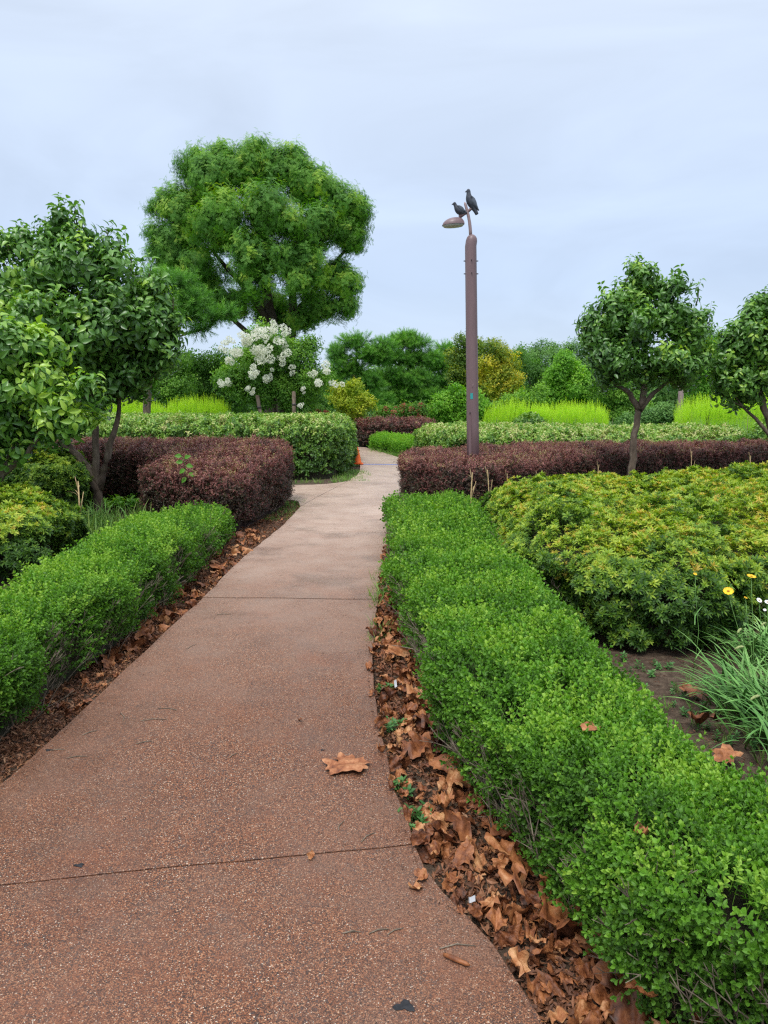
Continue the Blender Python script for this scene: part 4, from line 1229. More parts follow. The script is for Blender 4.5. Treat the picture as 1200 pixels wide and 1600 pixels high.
mesh('lens', V + V2, [(i, (i + 1) % nn, nn + (i + 1) % nn, nn + i) for i in range(nn)] + [tuple(nn + i for i in range(nn))], M['glass'], head, True, pb)

# second, distant lamp post top
D2 = 25.0; p0 = Wd(1062.5, 640, D2); p0[2] = 0
l2 = empty('lamp_post', p0, 'short pale lamp post far off, seen between the two right dogwoods', 'lamp post', 'park lamp posts')
zt = Wd(1062, 600, D2)[2]
mb = MB(); mb.tube([p0, p0 + [0, 0, zt], p0 + [0, 0, zt + .06], p0 + [0, 0, zt + .1]], [.1, .09, .07, .01], 12); mb.build('pole', M['polel'], l2, True, p0)
mb = MB(); mb.tube([p0 + [0, 0, zt - .12], p0 + [0, 0, zt - .06]], [.11, .11], 12); mb.build('collar', M['pole'], l2, True, p0)

# tree stakes near the white blossom
for lab, x, y0, D, tx in (('upright timber tree stake right of the white blossom stems', 460, 612, 22.6, 459), ('leaning pale timber stake among the white blossom stems', 417, 618, 22.9, 402)):
    a, b = Wd(x, 690, D), Wd(tx, y0, D); a[2] = 0
    b0 = a.copy(); r_ = empty('tree_stake', b0, lab, 'stake', 'timber stakes')
    mb = MB(); mb.tube([a, a + (b - a) * .5, b, b + [0, 0, .01]], [.065, .062, .06, .03], 10); mb.build('post', M['bark'], r_, True, b0)
    mb = MB(); c = a + (b - a) * .8; mb.tube([c - [.0, .0, .03], c + [0, 0, .03]], [.07, .07], 10); mb.build('strap', M['pole_d'], r_, True, b0)

# ================================================================== PIGEONS
M['bird'] = noise_mat('slate_feathers', [(.3, (.028, .033, .045)), (.7, (.075, .085, .105))], 30, 4, .6, .2)
M['birdw'] = noise_mat('wing_feathers', [(.3, (.05, .058, .075)), (.7, (.13, .15, .18))], 25, 4, .6, .2)
M['birdd'] = noise_mat('dark_feathers', [(.3, (.012, .014, .02)), (.7, (.03, .034, .045))], 25, 4, .6, .2)
M['beak'] = noise_mat('horn_grey', [(.3, (.05, .045, .045)), (.7, (.1, .09, .09))], 25, 2, .5, 0)
M['foot'] = noise_mat('pink_foot', [(.3, (.14, .06, .055)), (.7, (.22, .09, .08))], 25, 2, .6, 0)
U = LD / F


def pigeon(label, perch, spine, beak, eye, wing, feet, ytilt=.0):
    """spine: (px,py,r_inplane,r_depth) in photograph pixels at the lamp's distance"""
    pc = Wd(perch[0], perch[1], LD)
    r_ = empty('pigeon', pc, label, 'pigeon', 'pigeons on the lamp')
    def pt3(x, y, dy=0.0): return Wd(x, y, LD) - pc + np.array([0, dy, 0])
    # smooth the spine
    S = np.array(spine, float); t = np.linspace(0, len(S) - 1, 30)
    S2 = np.stack([np.interp(t, range(len(S)), S[:, k]) for k in range(4)], 1)
    for _ in range(2): S2[1:-1] = (S2[:-2] + 2 * S2[1:-1] + S2[2:]) / 4
    V = []; Fc = []; n = 14
    for i, (x, y, ri, rd) in enumerate(S2):
        c = pt3(x, y); a = S2[min(i + 1, 29)][:2] - S2[max(i - 1, 0)][:2]; a = a / np.linalg.norm(a)
        nrm = np.array([-a[1], 0, -a[0]])
        for k in range(n):
            th = 2 * math.pi * k / n
            V.append(c + nrm * math.cos(th) * ri * U + np.array([0, 1, 0]) * math.sin(th) * rd * U)
    for i in range(29):
        for k in range(n): Fc.append((i * n + k, i * n + (k + 1) % n, (i + 1) * n + (k + 1) % n, (i + 1) * n + k))
    Fc.append(tuple(reversed(range(n)))); Fc.append(tuple(29 * n + k for k in range(n)))
    mesh('body', V, Fc, M['bird'], r_, True)
    mb = MB(); mb.tube([pt3(*beak[0]), pt3(*beak[1]), pt3(*beak[2])], [.011, .008, .002], 6); mb.build('beak', M['beak'], r_)
    for s_ in (-1, 1):
        bm = bmesh.new(); bmesh.ops.create_icosphere(bm, subdivisions=1, radius=.0045); e_ = from_bm('eye', bm, M['birdd'], r_, True); e_.location = tuple(pt3(*eye) + np.array([0, s_ * .019, 0]))
        W_ = np.array(wing, float); V = []; Fc = []
        for i, (x, y, ww, dd) in enumerate(W_):
            a = W_[min(i + 1, len(W_) - 1)][:2] - W_[max(i - 1, 0)][:2]; a = a / np.linalg.norm(a); nrm = np.array([-a[1], 0, -a[0]])
            c = pt3(x, y)
            for k in range(5):
                u = k / 2 - 1
                V.append(c + nrm * u * ww * U + np.array([0, s_ * (dd * U * (1.0 - .35 * u * u) + .004), 0]))
            for k in range(5):
                u = 1 - k / 2
                V.append(c + nrm * u * ww * U * .95 + np.array([0, s_ * (dd * U * (.75 - .3 * u * u)), 0]))
        for i in range(len(W_) - 1):
            for k in range(10): Fc.append((i * 10 + k, i * 10 + (k + 1) % 10, (i + 1) * 10 + (k + 1) % 10, (i + 1) * 10 + k))
        Fc.append(tuple(range(10))); Fc.append(tuple((len(W_) - 1) * 10 + k for k in reversed(range(10))))
        mesh('wing', V, Fc, M['birdw'], r_, True)
        mb = MB(); f0 = pt3(feet[0][0], feet[0][1], s_ * .022); f1 = pt3(feet[1][0], feet[1][1], s_ * .02)
        mb.tube([f0, f1], [.006, .0045], 6)
        for dx in (-.028, -.02, .018): mb.tube([f1, f1 + [dx, s_ * (.006 if dx == -.02 else -.004), .002], f1 + [dx * 1.5, s_ * .004, -.008]], [.004, .0035, .002], 5)
        mb.build('leg', M['foot'], r_)
    return r_


pigeon('upper pigeon upright at the raised end of the lamp arm', (739, 322),
       [(731.0, 295.3, .6, .6), (731.4, 296.2, 2.4, 2.2), (731.8, 298.5, 3.3, 2.8), (732.2, 301.5, 3.0, 2.6), (732.4, 304.5, 3.6, 3.4), (733, 309, 5.2, 5.0), (734.6, 314, 6.2, 5.8), (737, 319, 6.0, 5.4), (739.6, 324, 4.4, 3.8), (742, 328.5, 3.1, 2.8), (744, 332, 2.8, 2.8), (745.3, 335, 2.5, 3.0)],
       [(729.4, 298.8), (727.6, 299.6), (726.6, 300.6)], (730.4, 297.8), [(735.5, 308.5, 2.4, 4.8), (737.5, 313, 4.2, 6.0), (740.3, 318.5, 3.9, 5.6), (743.5, 323.5, 2.4, 4.2), (746.5, 327.2, 1.1, 2.6), (748.6, 328.9, .4, 1.4)], [(737.5, 321), (738.5, 323.3)])
pigeon('lower pigeon hunched above the lamp head', (721, 337),
       [(709, 316.0, .5, .5), (709.5, 316.6, 2.0, 2.0), (710.2, 318.4, 2.7, 2.5), (711.3, 320.5, 2.5, 2.4), (712.4, 322.6, 3.1, 3.2), (714.2, 325.8, 4.6, 4.8), (717, 329, 5.6, 5.6), (720, 331.4, 5.0, 5.0), (723, 332.4, 3.6, 3.8), (726, 332.6, 2.4, 2.9), (729.5, 332.8, 1.6, 2.5)],
       [(708.2, 318.6), (706.6, 319.3), (705.8, 320.2)], (709, 317.9), [(715, 322.8, 1.8, 4.4), (717.5, 325.4, 3.4, 5.4), (720.8, 328, 3.6, 5.2), (724, 330.2, 2.4, 4.2), (727.2, 331.4, 1.2, 2.8), (729.8, 331.8, .4, 1.6)], [(719.6, 334.5), (720.4, 337)])

# ================================================================== CONE AND CORD
M['cone'] = noise_mat('orange_plastic', [(.3, (.72, .12, .02)), (.7, (.85, .19, .04))], 6, 4, .5, .1)
M['blue'] = noise_mat('blue_strip', [(.3, (.05, .10, .30)), (.7, (.10, .17, .42))], 6, 4, .5, 0)
cp = Wd(558.5, 728, 18.2); cp[2] = PT
cn = empty('traffic_cone', cp, 'orange traffic cone half hidden by the end of the tall hedge', 'traffic cone')
mb = MB(); mb.tube([(0, 0, .03), (0, 0, .05), (0, 0, .28), (0, 0, .43), (0, 0, .44)], [.12, .105, .055, .022, .016], 24); mb.build('cone_body', M['cone'], cn)
bm = bmesh.new(); bmesh.ops.create_cube(bm, size=1)
for v in bm.verts: v.co = Vector((v.co.x * .3, v.co.y * .3, v.co.z * .03 + .016))
bmesh.ops.bevel(bm, geom=[e for e in bm.edges], offset=.01, segments=2, affect='EDGES'); from_bm('base', bm, M['cone'], cn)
a, b = Wd(566, 728, 18.15), Wd(648, 729, 18.0); a[2] = b[2] = PT
c0 = (a + b) / 2
V = []
n = 24
for i in range(n):
    t = i / (n - 1); p = a * (1 - t) + b * t - c0; p[1] += .015 * math.sin(t * 9)
    V += [p + [0, -.022, .001], p + [0, -.014, .012], p + [0, .014, .012], p + [0, .022, .001]]
o = mesh('floor_strip', V, [(4 * i + k, 4 * i + k + 1, 4 * i + 4 + k + 1, 4 * i + 4 + k) for i in range(n - 1) for k in range(3)], M['blue'])
o.location = tuple(c0); tag(o, 'thin blue strip lying across the far path beside the traffic cone', 'strip')

# ================================================================== DEAD LEAVES
def dead_leaf_mesh(sd, size=1.0, crumple=1.0, nseg=26, rings=5, wr=1.0):
    r = random.Random(sd); V = []; Fc = []
    lobes = r.choice([5, 5, 3])
    ph_ = [r.uniform(0, 6.28) for _ in range(6)]
    roll = r.uniform(1.2, 4.2) * crumple; ra = r.uniform(0, 3.14); roll2 = r.uniform(-2.4, 2.4) * crumple
    def shape(x, y):
        z = .02 * math.sin(x * 38 + ph_[0]) + .018 * math.sin(y * 46 + ph_[1]) + .014 * math.sin((x + y) * 70 + ph_[2])
        z = z * .6 * (.5 + crumple) * wr + .005 * wr * math.sin(x * 150 + ph_[3]) * math.sin(y * 130 + ph_[5])
        u = x * math.cos(ra) + y * math.sin(ra); v = -x * math.sin(ra) + y * math.cos(ra)
        # curl one side over
        if abs(u) > 1e-6:
            k = roll / .12 * .5; th = k * u * (1 if u > 0 else .45)
            rad = abs(u) / max(abs(th), 1e-4)
            uu = math.copysign(rad * math.sin(abs(th)), u) if abs(th) > 1e-3 else u
            z += rad * (1 - math.cos(th)) if abs(th) > 1e-3 else 0
            u = uu
        z += roll2 * v * v * 3
        return (u, v, z)
    V.append(shape(0, 0))
    for j in range(1, rings + 1):
        for i in range(nseg):
            a = 2 * math.pi * i / nseg
            out_r = .075 * (.72 + .28 * abs(math.cos(lobes * a / 2 + .1)) ** .7 + .10 * math.sin(a * 11 + ph_[3]) * (j == rings) + .06 * math.sin(a * 3 + ph_[4]))
            if abs(a - math.pi * 1.5) < .2: out_r *= .45
            rr_ = out_r * (j / rings) ** .9
            V.append(shape(rr_ * math.cos(a), rr_ * math.sin(a) * 1.05))
    for i in range(nseg): Fc.append((0, 1 + i, 1 + (i + 1) % nseg))
    for j in range(rings - 1):
        for i in range(nseg):
            a0 = 1 + j * nseg; Fc.append((a0 + i, a0 + nseg + i, a0 + nseg + (i + 1) % nseg, a0 + (i + 1) % nseg))
    me = bpy.data.meshes.new('dead_leaf'); me.from_pydata(V, [], Fc); me.materials.append(M['dead'])
    me.polygons.foreach_set('use_smooth', [True] * len(me.polygons)); me.update()
    zmin = min(v.co.z for v in me.vertices)
    for v in me.vertices: v.co.z -= zmin
    return me


LM = [dead_leaf_mesh(s_, 1, c_) for s_, c_ in zip(range(14), (.5, .7, 1.0, 1.3, .9, .6, 1.1, 1.4, .8, 1.0, .7, 1.5, 1.2, .2))]


LM.append(dead_leaf_mesh(78, 1, .1, 70, 11, .5)); LM[-1].materials[0] = M['deadl']


def put_leaf(x, y, z, s_, label, group=None, mi=None, tilt=.45, rot=None, name='dead_leaf'):
    o = bpy.data.objects.new(name, LM[mi if mi is not None else random.randrange(14)]); link(o)
    o.location = (x, y, z); o.scale = (s_, s_ * random.uniform(.8, 1.1), s_ * random.uniform(.7, 1.1))
    o.rotation_euler = rot or (random.gauss(0, tilt), random.gauss(0, tilt), random.random() * 6.28)
    return tag(o, label, 'dead leaf', group)


gl = 'dry brown leaves heaped along the right edge of the path'
cnt = 0
while cnt < 285:
    y = 1.15 + 6.2 * random.random() ** 1.5
    lo, hi = xR(y) + .03, xH(y) + .08
    if y < 1.6: hi = lo + .36
    wd_ = hi - lo
    x = lo + wd_ * random.random() ** .8
    if x > hi: continue
    pile = .016 + .05 * random.random() * (1 - abs(2 * (x - lo) / wd_ - 1.2)) if wd_ > .08 else .01
    zn = 0 if y < 2.0 else (1 if y < 3.1 else 2)
    put_leaf(x, y, max(.004, pile), random.choice([.36, .46, .56, .68, .82]) * random.uniform(.8, 1.15), ('dry brown leaf in the litter heap below the near end of the right boxwood hedge', 'dry brown leaf in the litter beside the large flat leaf, along the right hedge', 'dry brown leaf in the narrow far stretch of litter along the right hedge')[zn], gl + (', near end', ', middle stretch', ', far stretch')[zn], tilt=.6)
    cnt += 1
gl2 = 'dry brown leaves along the left boxwood hedge'
LHB = np.array([[p[0], p[1]] for p in lb]); LHB = LHB[np.argsort(LHB[:, 1])]
cnt = 0
while cnt < 90:
    y = 3.9 + 4.6 * random.random()
    hi = xL(y) - .03; lo = min(np.interp(y, LHB[:, 1], LHB[:, 0]) - .1, hi - .1)
    x = random.uniform(lo, hi)
    put_leaf(x, y, .006 + .02 * random.random(), random.uniform(.35, .85), 'dry brown leaf in the litter strip between the left boxwood hedge and path', gl2); cnt += 1
# single leaves that stand out
def at(px, py, z): p = G(px, py, z); return p[0], p[1], z
for px, py, z, s_, lab, mi in ((541, 1197, PT + .002, 1.25, 'large flat brown leaf alone on the red path', 14), (487, 1340, PT + .002, .22, 'small crumpled brown leaf lying on the nearest path joint', 11),
                              (574, 988, PT + .002, .26, 'little curled leaf on the path beyond the second joint, near the right edge', 7), (468, 1127, PT + .002, .16, 'tiny dark curled leaf mid path, above the large flat leaf', 11),
                              (1078, 1085, .03, .85, 'brown leaf propped up on bare soil below the azalea bed', 0), (1093, 1138, .02, .95, 'long curled brown leaf on soil, middle one beside the grass clump', 3),
                              (1135, 1183, .03, .8, 'ragged brown leaf partly under the grass blades at right', 4), (921, 1143, .47, .52, 'folded brown leaf caught on top of the right boxwood hedge', 2),
                              (1002, 1305, .45, .28, 'small orange leaf scrap on the near top of the right boxwood hedge', 6), (855, 1053, .46, .26, 'small dark leaf scrap on the middle top of the right boxwood hedge', 8),
                              (648, 1388, PT + .002, .3, 'reddish flat leaf scrap on the path by the litter edge', 1), (658, 1372, PT + .002, .33, 'small upright brown leaf scrap at the path edge', 9),
                              (1000, 1560, .2, .5, 'pale tan curled leaf caught low in the near boxwood hedge', 10), (343, 888, .03, 1.15, 'large pale tan leaf at the foot of the left boxwood hedge', 0),
                              (742, 655 + 35, .8, .5, 'rust coloured leaf caught in the pale hedge left of the lamp post', 2)):
    x, y, z = at(px, py, z) if py > 700 else tuple(Wd(px - 30, 697, 15.9))
    put_leaf(x, y, z, s_, lab, None, mi, .15)

# finer litter
P['dead'] = [bpy.data.objects.new('sprig', LM[k]) for k in (1, 2, 3, 4, 6, 7, 9, 11, 12)]
hL = lambda y: np.interp(y, LHB[:, 1], LHB[:, 0])
def strip(n, y0, y1, lof, hif, pw=1.3):
    y = y0 + (y1 - y0) * rng.random(n) ** pw; lo, hi = lof(y), hif(y); return np.c_[lo + (hi - lo) * rng.random(n), y, np.full(n, .006)]
n = 1100
y = .95 + 7.4 * rng.random(n) ** 1.35; lo = xR(y) - .03 * rng.random(n) ** 2; hi = np.where(y < 1.6, lo + .5, xH(y) + .16); hi = np.maximum(hi, lo + .06)
q = np.c_[lo + (hi - lo) * rng.random(n) ** .9, y, rng.uniform(.0, .03, n)]; q[:, 2] = np.where(q[:, 0] < xR(y) + .03, PT + .003, q[:, 2])
lit = scatter('leaf_litter', 'dead', q, np.c_[rng.normal(0, .55, (n, 2)), np.ones(n)], rng.uniform(.2, .5, n), .4); tag(lit, 'broken brown leaves between the larger ones along the right edge of the path', 'leaf litter', kind='stuff')
n = 420
y = 3.3 + 6.4 * rng.random(n); q = np.c_[np.maximum(hL(y) - .1, xL(y) - .5) * 0, y, rng.uniform(.0, .02, n)]
hi = xL(y) - .02; lo = np.minimum(hL(y) - .1, hi - .12); q[:, 0] = lo + (hi - lo) * rng.random(n)
lit = scatter('leaf_litter', 'dead', q, np.c_[rng.normal(0, .5, (n, 2)), np.ones(n)], rng.uniform(.12, .36, n), .4); tag(lit, 'broken brown leaves under the left boxwood hedge', 'leaf litter', kind='stuff')
n = 5200
q = strip(n, .9, 9.8, lambda y: xR(y) + .01, lambda y: np.maximum(xH(y) + .15, xR(y) + .12), 1.5)
lit = scatter('leaf_litter', 'bits', q, np.c_[rng.normal(0, .3, (n, 2)), np.ones(n)], rng.uniform(.5, 1.4, n), .1 + .6 * rng.random(n)); tag(lit, 'fine crumbled brown leaf litter along the right edge of the path', 'leaf litter', kind='stuff')
n = 9000
q = strip(n, 1.2, 11.2, lambda y: np.minimum(hL(y) - .15, xL(y) - .15), lambda y: xL(y) - .01, 1.3)
lit = scatter('leaf_litter', 'bits', q, np.c_[rng.normal(0, .3, (n, 2)), np.ones(n)], rng.uniform(.3, 1.1, n), .05 + .75 * rng.random(n)); tag(lit, 'fine brown litter and soil crumbs along the left edge of the path', 'leaf litter', kind='stuff')
# bits on the path
n = 1700
y = 1.3 + 8 * rng.random(n) ** 1.4; e = rng.random(n) ** 5 * .5; sd_ = rng.random(n) < .6
x = np.where(sd_, xR(y) - .02 - e * (xR(y) - xL(y)), xL(y) + .02 + e * (xR(y) - xL(y)))
lit = scatter('path_crumbs', 'bits', np.c_[x, y, np.full(n, PT + .001)], np.c_[rng.normal(0, .1, (n, 2)), np.ones(n)], rng.uniform(.06, .26, n), rng.random(n) * .5); tag(lit, 'scattered crumbs of leaf and soil on the red path', 'debris', kind='stuff')
mb = MB()
for px, py, L_, a in [(575, 1308, .07, .9), (240, 1125, .12, .15), (262, 1108, .1, -.2), (190, 1120, .1, -1.1), (350, 960, .1, .1), (140, 1145, .07, .8), (120, 1183, .08, 0.2), (1185 / 2, 1455, .06, .3), (715, 1480, .1, .1), (550, 1457, .05, .1), (618, 1455, .05, .5), (90, 1172, .06, .1), (300, 1010, .09, 1.2), (225, 1160, .07, .4), (533, 1290, .06, 1.3), (365, 1180, .05, 1.0)]:
    c = G(px, py, PT + .003); d = np.array([math.cos(a), math.sin(a), 0]); w_ = np.array([-d[1], d[0], 0])
    mb.tube([c - d * L_ / 2, c + w_ * L_ * .12, c + d * L_ / 2], [.0016, .002, .0012], 5)
o = mb.build('fallen_twigs', M['twig']); tag(o, 'thin dark twigs scattered over the near path', 'twigs', kind='stuff')
c = G(715, 1500, PT + .008)
mb = MB(); mb.tube([(-.035, .02, 0), (-.01, .004, .002), (.02, -.012, 0), (.03, -.018, 0)], [.005, .007, .006, .003], 8)
o = mb.build('twig_stub', M['dead']); o.location = tuple(c); tag(o, 'short thick stick lying at the lower right of the path', 'stick')
# pale scraps
M['white'] = noise_mat('white_scrap', [(.3, (.35, .36, .38)), (.7, (.6, .61, .63))], 6, 2, .5, 0)
for px, py, lab, sx, sy in ((618, 1068, 'white paper scrap among the leaf litter, far along the right edge', .014, .04), (738, 1405, 'silvery scrap in the leaf litter near the path corner', .022, .013)):
    bm = bmesh.new(); bmesh.ops.create_grid(bm, x_segments=5, y_segments=4, size=1)
    for v in bm.verts: v.co = Vector((v.co.x * sx / 2, v.co.y * sy / 2, .006 * math.sin(v.co.x * 3) + .004 * v.co.y))
    bmesh.ops.solidify(bm, geom=bm.faces[:], thickness=.001)
    o = from_bm('paper_scrap', bm, M['white']); o.location = tuple(G(px, py, .075)); o.rotation_euler = (.5, .2, .3); tag(o, lab, 'scrap')
# black blots of old gum on the path
M['blot'] = noise_mat('black_blot', [(.3, (.012, .012, .014)), (.7, (.03, .03, .034))], 60, 2, .6, .2)
for px, py, r_, lab in ((124, 1352, .018, 'black blot on the path left of the near joint'), (504, 1172, .01, 'small dark blot just above the large flat leaf'), (632, 1572, .03, 'dark stain with a pale chip at the bottom of the path'), (76, 1172, .016, 'black flat chip at the left edge of the path')):
    bm = bmesh.new(); n = 16; vs = []
    for i in range(n):
        a = 2 * math.pi * i / n; rr_ = r_ * (.75 + .25 * math.sin(a * 3 + px) + .12 * math.sin(a * 5))
        vs.append(bm.verts.new((rr_ * math.cos(a), rr_ * .6 * math.sin(a), .0015)))
    lo_ = [bm.verts.new((v.co.x * 1.12, v.co.y * 1.12, 0)) for v in vs]
    bm.faces.new(vs)
    for i in range(n): bm.faces.new((vs[i], lo_[i], lo_[(i + 1) % n], vs[(i + 1) % n]))
    bmesh.ops.recalc_face_normals(bm, faces=bm.faces)
    o = from_bm('gum_blot', bm, M['blot']); o.location = tuple(G(px, py, PT + .0012)); tag(o, lab, 'blot', 'dark blots on the path')

# ================================================================== GRASSES, WEEDS, FLOWERS
def grass_patch(name, label, pts, scl, tint=.4, key='grs'):
    pts = np.asarray(pts); n = len(pts)
    o = scatter(name, key, pts, np.c_[rng.normal(0, .25, (n, 2)), np.ones(n)], scl * rng.uniform(.6, 1.3, n), tint + rng.normal(0, .15, n))
    return tag(o, label, 'grass' if key == 'grs' else 'weeds', kind='stuff')
def blob(px, py, r, n, z=0.0, ry=None):
    c = G(px, py); a = rng.random(n) * 6.283; rr_ = rng.random(n) ** .5
    return np.c_[c[0] + r * rr_ * np.cos(a), c[1] + (ry or r) * rr_ * np.sin(a), np.full(n, z)]
grass_patch('grass', 'green grass tufts against the right path edge', np.vstack([blob(597, 905, .09, 30, ry=.6), blob(590, 940, .06, 14, ry=.3), blob(592, 1000, .05, 8, ry=.2)]), 1.0)
grass_patch('grass', 'short turf on the tip of the left bed', np.vstack([blob(440, 800, .35, 220, ry=.9), blob(455, 787, .25, 120, ry=.4)]), .5, .3)
grass_patch('grass', 'grass strip below the rounded end of the tall hedge', np.vstack([blob(548, 745, .4, 160, ry=1.2), blob(500, 755, 1.0, 60, ry=.15), blob(552, 722, .2, 60, ry=1.8)]), .9, .45)
grass_patch('grass', 'grass strip along the far right side of the path bend', np.vstack([[.9 + .0 * t + rng.normal(0, .12) - t * 1.3, 19.5 + t * 5.5 + rng.normal(0, .1), 0] for t in rng.random(260)]), 1.3, .5)
grass_patch('grass', 'tall thin grass beside the left boxwood hedge under the dogwood', blob(160, 840, .6, 130, ry=.8), 2.6, .45)
grass_patch('weeds', 'small green weeds in the leaf litter on the right', np.vstack([blob(605, 1085, .05, 10), blob(610, 1140, .06, 8), blob(650, 1290, .07, 16), blob(625, 1240, .05, 8)]), .8, .2, 'weed')
grass_patch('weeds', 'small weeds on the bare soil right of the boxwood hedge', np.vstack([blob(1060, 1080, .3, 22, ry=.4), blob(1120, 1120, .25, 30, ry=.35), blob(960, 1040, .2, 6)]), .7, .3, 'weed')
grass_patch('grass', 'sparse grass on the bare soil right of the boxwood hedge', np.vstack([blob(1110, 1130, .35, 50, ry=.5)]), .6, .4)
grass_patch('weeds', 'leafy lime weeds below the left purple hedge', np.vstack([blob(190, 800, .5, 50, .1, ry=.4)]), 1.6, .45, 'lweed')
n = 2600
q = np.c_[rng.uniform(1.1, 3.2, n), rng.uniform(1.9, 5.2, n), np.full(n, .002)]
lit = scatter('soil_crumbs', 'bits', q, np.c_[rng.normal(0, .2, (n, 2)), np.ones(n)], rng.uniform(.2, .6, n), .05 + .25 * rng.random(n)); tag(lit, 'dark crumbs on the bare soil right of the boxwood hedge', 'debris', kind='stuff')


def blade(mb, p, ang, L_, lean_, w_, droop_, n=9):
    d = np.array([math.cos(ang), math.sin(ang), 0]); sdv = np.array([-d[1], d[0], 0])
    b = len(mb.V)
    for i in range(n):
        t = i / (n - 1)
        c = p + d * L_ * (lean_ * t + droop_ * t * t * .6) + np.array([0, 0, L_ * (t - droop_ * .75 * t ** 2.2)])
        ww = w_ * (1 - t ** 2.5) * (.6 + .4 * min(1, t * 5))
        mb.V += [tuple(c - sdv * ww), tuple(c + np.array([0, 0, -ww * .5])), tuple(c + sdv * ww)]
    for i in range(n - 1):
        a = b + 3 * i; mb.F += [(a, a + 1, a + 4, a + 3), (a + 1, a + 2, a + 5, a + 4)]
    return c


M['blade'] = noise_mat('long_grass', [(.3, (.08, .21, .04)), (.5, (.15, .33, .07)), (.7, (.28, .46, .15))], 4, 2, .45, 0, objrand=.3)
M['seed'] = noise_mat('foxtail_seed', [(.3, (.25, .32, .10)), (.7, (.42, .46, .2))], 80, 3, .8, .8, 200)
def clump(label, px, py, nb, L0, cat='grass clump', heads=3, spread=.12, name='foxtail_grass', zup=0.0):
    c = G(px, py); c[2] = zup
    root = empty(name, c, label, cat, 'long grass clumps')
    mb = MB()
    for i in range(nb):
        a = random.uniform(1.6, 4.7) if random.random() < .62 else random.uniform(0, 6.28)
        blade(mb, np.array([random.gauss(0, spread), random.gauss(0, spread), 0]), a, L0 * random.uniform(.5, 1.15), random.uniform(.25, .8), random.uniform(.0035, .0105), random.uniform(.3, .85))
    o = mb.build('blades', M['blade'], root); o['kind'] = 'stuff'
    for i in range(heads):
        a = random.uniform(2.2, 4.2); p = np.array([random.gauss(0, spread), random.gauss(0, spread), 0]); hgt = L0 * random.uniform(.8, 1.15)
        q_ = [p, p + [math.cos(a) * .03, math.sin(a) * .03, hgt * .6], p + [math.cos(a) * .09, math.sin(a) * .07, hgt]]
        mb = MB(); mb.tube(q_, [.0016, .0013, .001], 5); st_ = mb.build('stem', M['blade'], root)
        e_ = q_[-1]; d = np.array([math.cos(a), math.sin(a), .1])
        mb = MB(); mb.tube([e_, e_ + d * .012, e_ + d * .03 - [0, 0, .003], e_ + d * .045 - [0, 0, .01], e_ + d * .055 - [0, 0, .016]], [.002, .006, .0065, .005, .001], 8); mb.build('seed_head', M['seed'], st_)


clump('largest foxtail grass clump with long arching blades at the right edge below the flowers', 1222, 1120, 330, .36, heads=6, spread=.15)
clump('foxtail grass clump at the right edge nearest the azalea bed', 1212, 1035, 230, .33, heads=5, spread=.13)
clump('lowest foxtail grass clump reaching over the boxwood hedge at the right edge', 1275, 1180, 160, .36, heads=2, spread=.14)
clump('thin foxtail sprouting between boxwood hedge and azalea bed', 905, 985, 9, .42, heads=3, spread=.06, zup=.1)
clump('tall grass tuft at the foot of the left dogwood', 165, 822, 40, .5, heads=0, spread=.15)
# long pale blade lying over the soil
c = G(1210, 1075); c[2] = .1
mb = MB(); blade(mb, np.array([0, 0, 0.]), 3.1, .34, .9, .016, .35, 12)
o = mb.build('broad_leaf', M['blade']); o.location = tuple(c); tag(o, 'single broad pale green leaf reaching left over the bare soil', 'leaf')

M['petal'] = noise_mat('yellow_petal', [(.3, (.75, .42, .01)), (.7, (.85, .55, .02))], 30, 2, .5, 0)
M['petw'] = noise_mat('white_petal', [(.3, (.7, .72, .68)), (.7, (.85, .85, .82))], 30, 2, .5, 0)
M['disc'] = noise_mat('flower_disc', [(.3, (.35, .14, .02)), (.7, (.5, .25, .03))], 200, 2, .8, .5)


def flower_plant(label, D, base_px, fl, mat, group=None, npet=9, pr=.02, name='tickseed'):
    b = Wd(base_px[0], base_px[1], D); b[2] = 0
    root = empty(name, b, label, 'flower', group)
    mb = MB()
    for (x, y, s_, tl) in fl:
        c = Wd(x, y, D) - b
        mid = c * .5 + np.array([random.gauss(0, .015), 0, -.03]) + np.array([.02, 0, 0])
        mb.tube([np.array([random.gauss(0, .01), 0, 0]), mid, c * .85 + [.004, 0, -.01], c], [.0018, .0016, .0013, .0011], 5)
    for i in range(7):
        t = random.random(); f = fl[0]; c = (Wd(f[0], f[1], D) - b) * t
        blade(mb, c, random.random() * 6, .07, .8, .003, .3, 5)
    mb.build('stem', M['blade'], root)
    for (x, y, s_, tl) in fl:
        c = Wd(x, y, D) - b
        bm = bmesh.new()
        for k in range(npet):
            a = k * 6.283 / npet; d = Vector((math.cos(a), math.sin(a), .12)); t_ = Vector((-math.sin(a), math.cos(a), 0))
            L_ = pr * s_; w_ = L_ * .36
            vs = [bm.verts.new(d * .15 * L_), bm.verts.new(d * .6 * L_ + t_ * w_), bm.verts.new(d * L_ + t_ * w_ * .7 + Vector((0, 0, .1 * L_))), bm.verts.new(d * L_ * 1.05 * .95), bm.verts.new(d * L_ - t_ * w_ * .7 + Vector((0, 0, .1 * L_))), bm.verts.new(d * .6 * L_ - t_ * w_)]
            bm.faces.new(vs)
        h_ = from_bm('petals', bm, M[mat], root); h_.location = tuple(c); h_.rotation_euler = (tl, random.uniform(-.3, .3), 0)
        bm = bmesh.new(); bmesh.ops.create_icosphere(bm, subdivisions=2, radius=pr * s_ * .28); [setattr(v.co, 'z', v.co.z * .6) for v in bm.verts]
        d_ = from_bm('flower_disc', bm, M['disc'], h_, True); d_.location = (0, 0, .002)
    return root


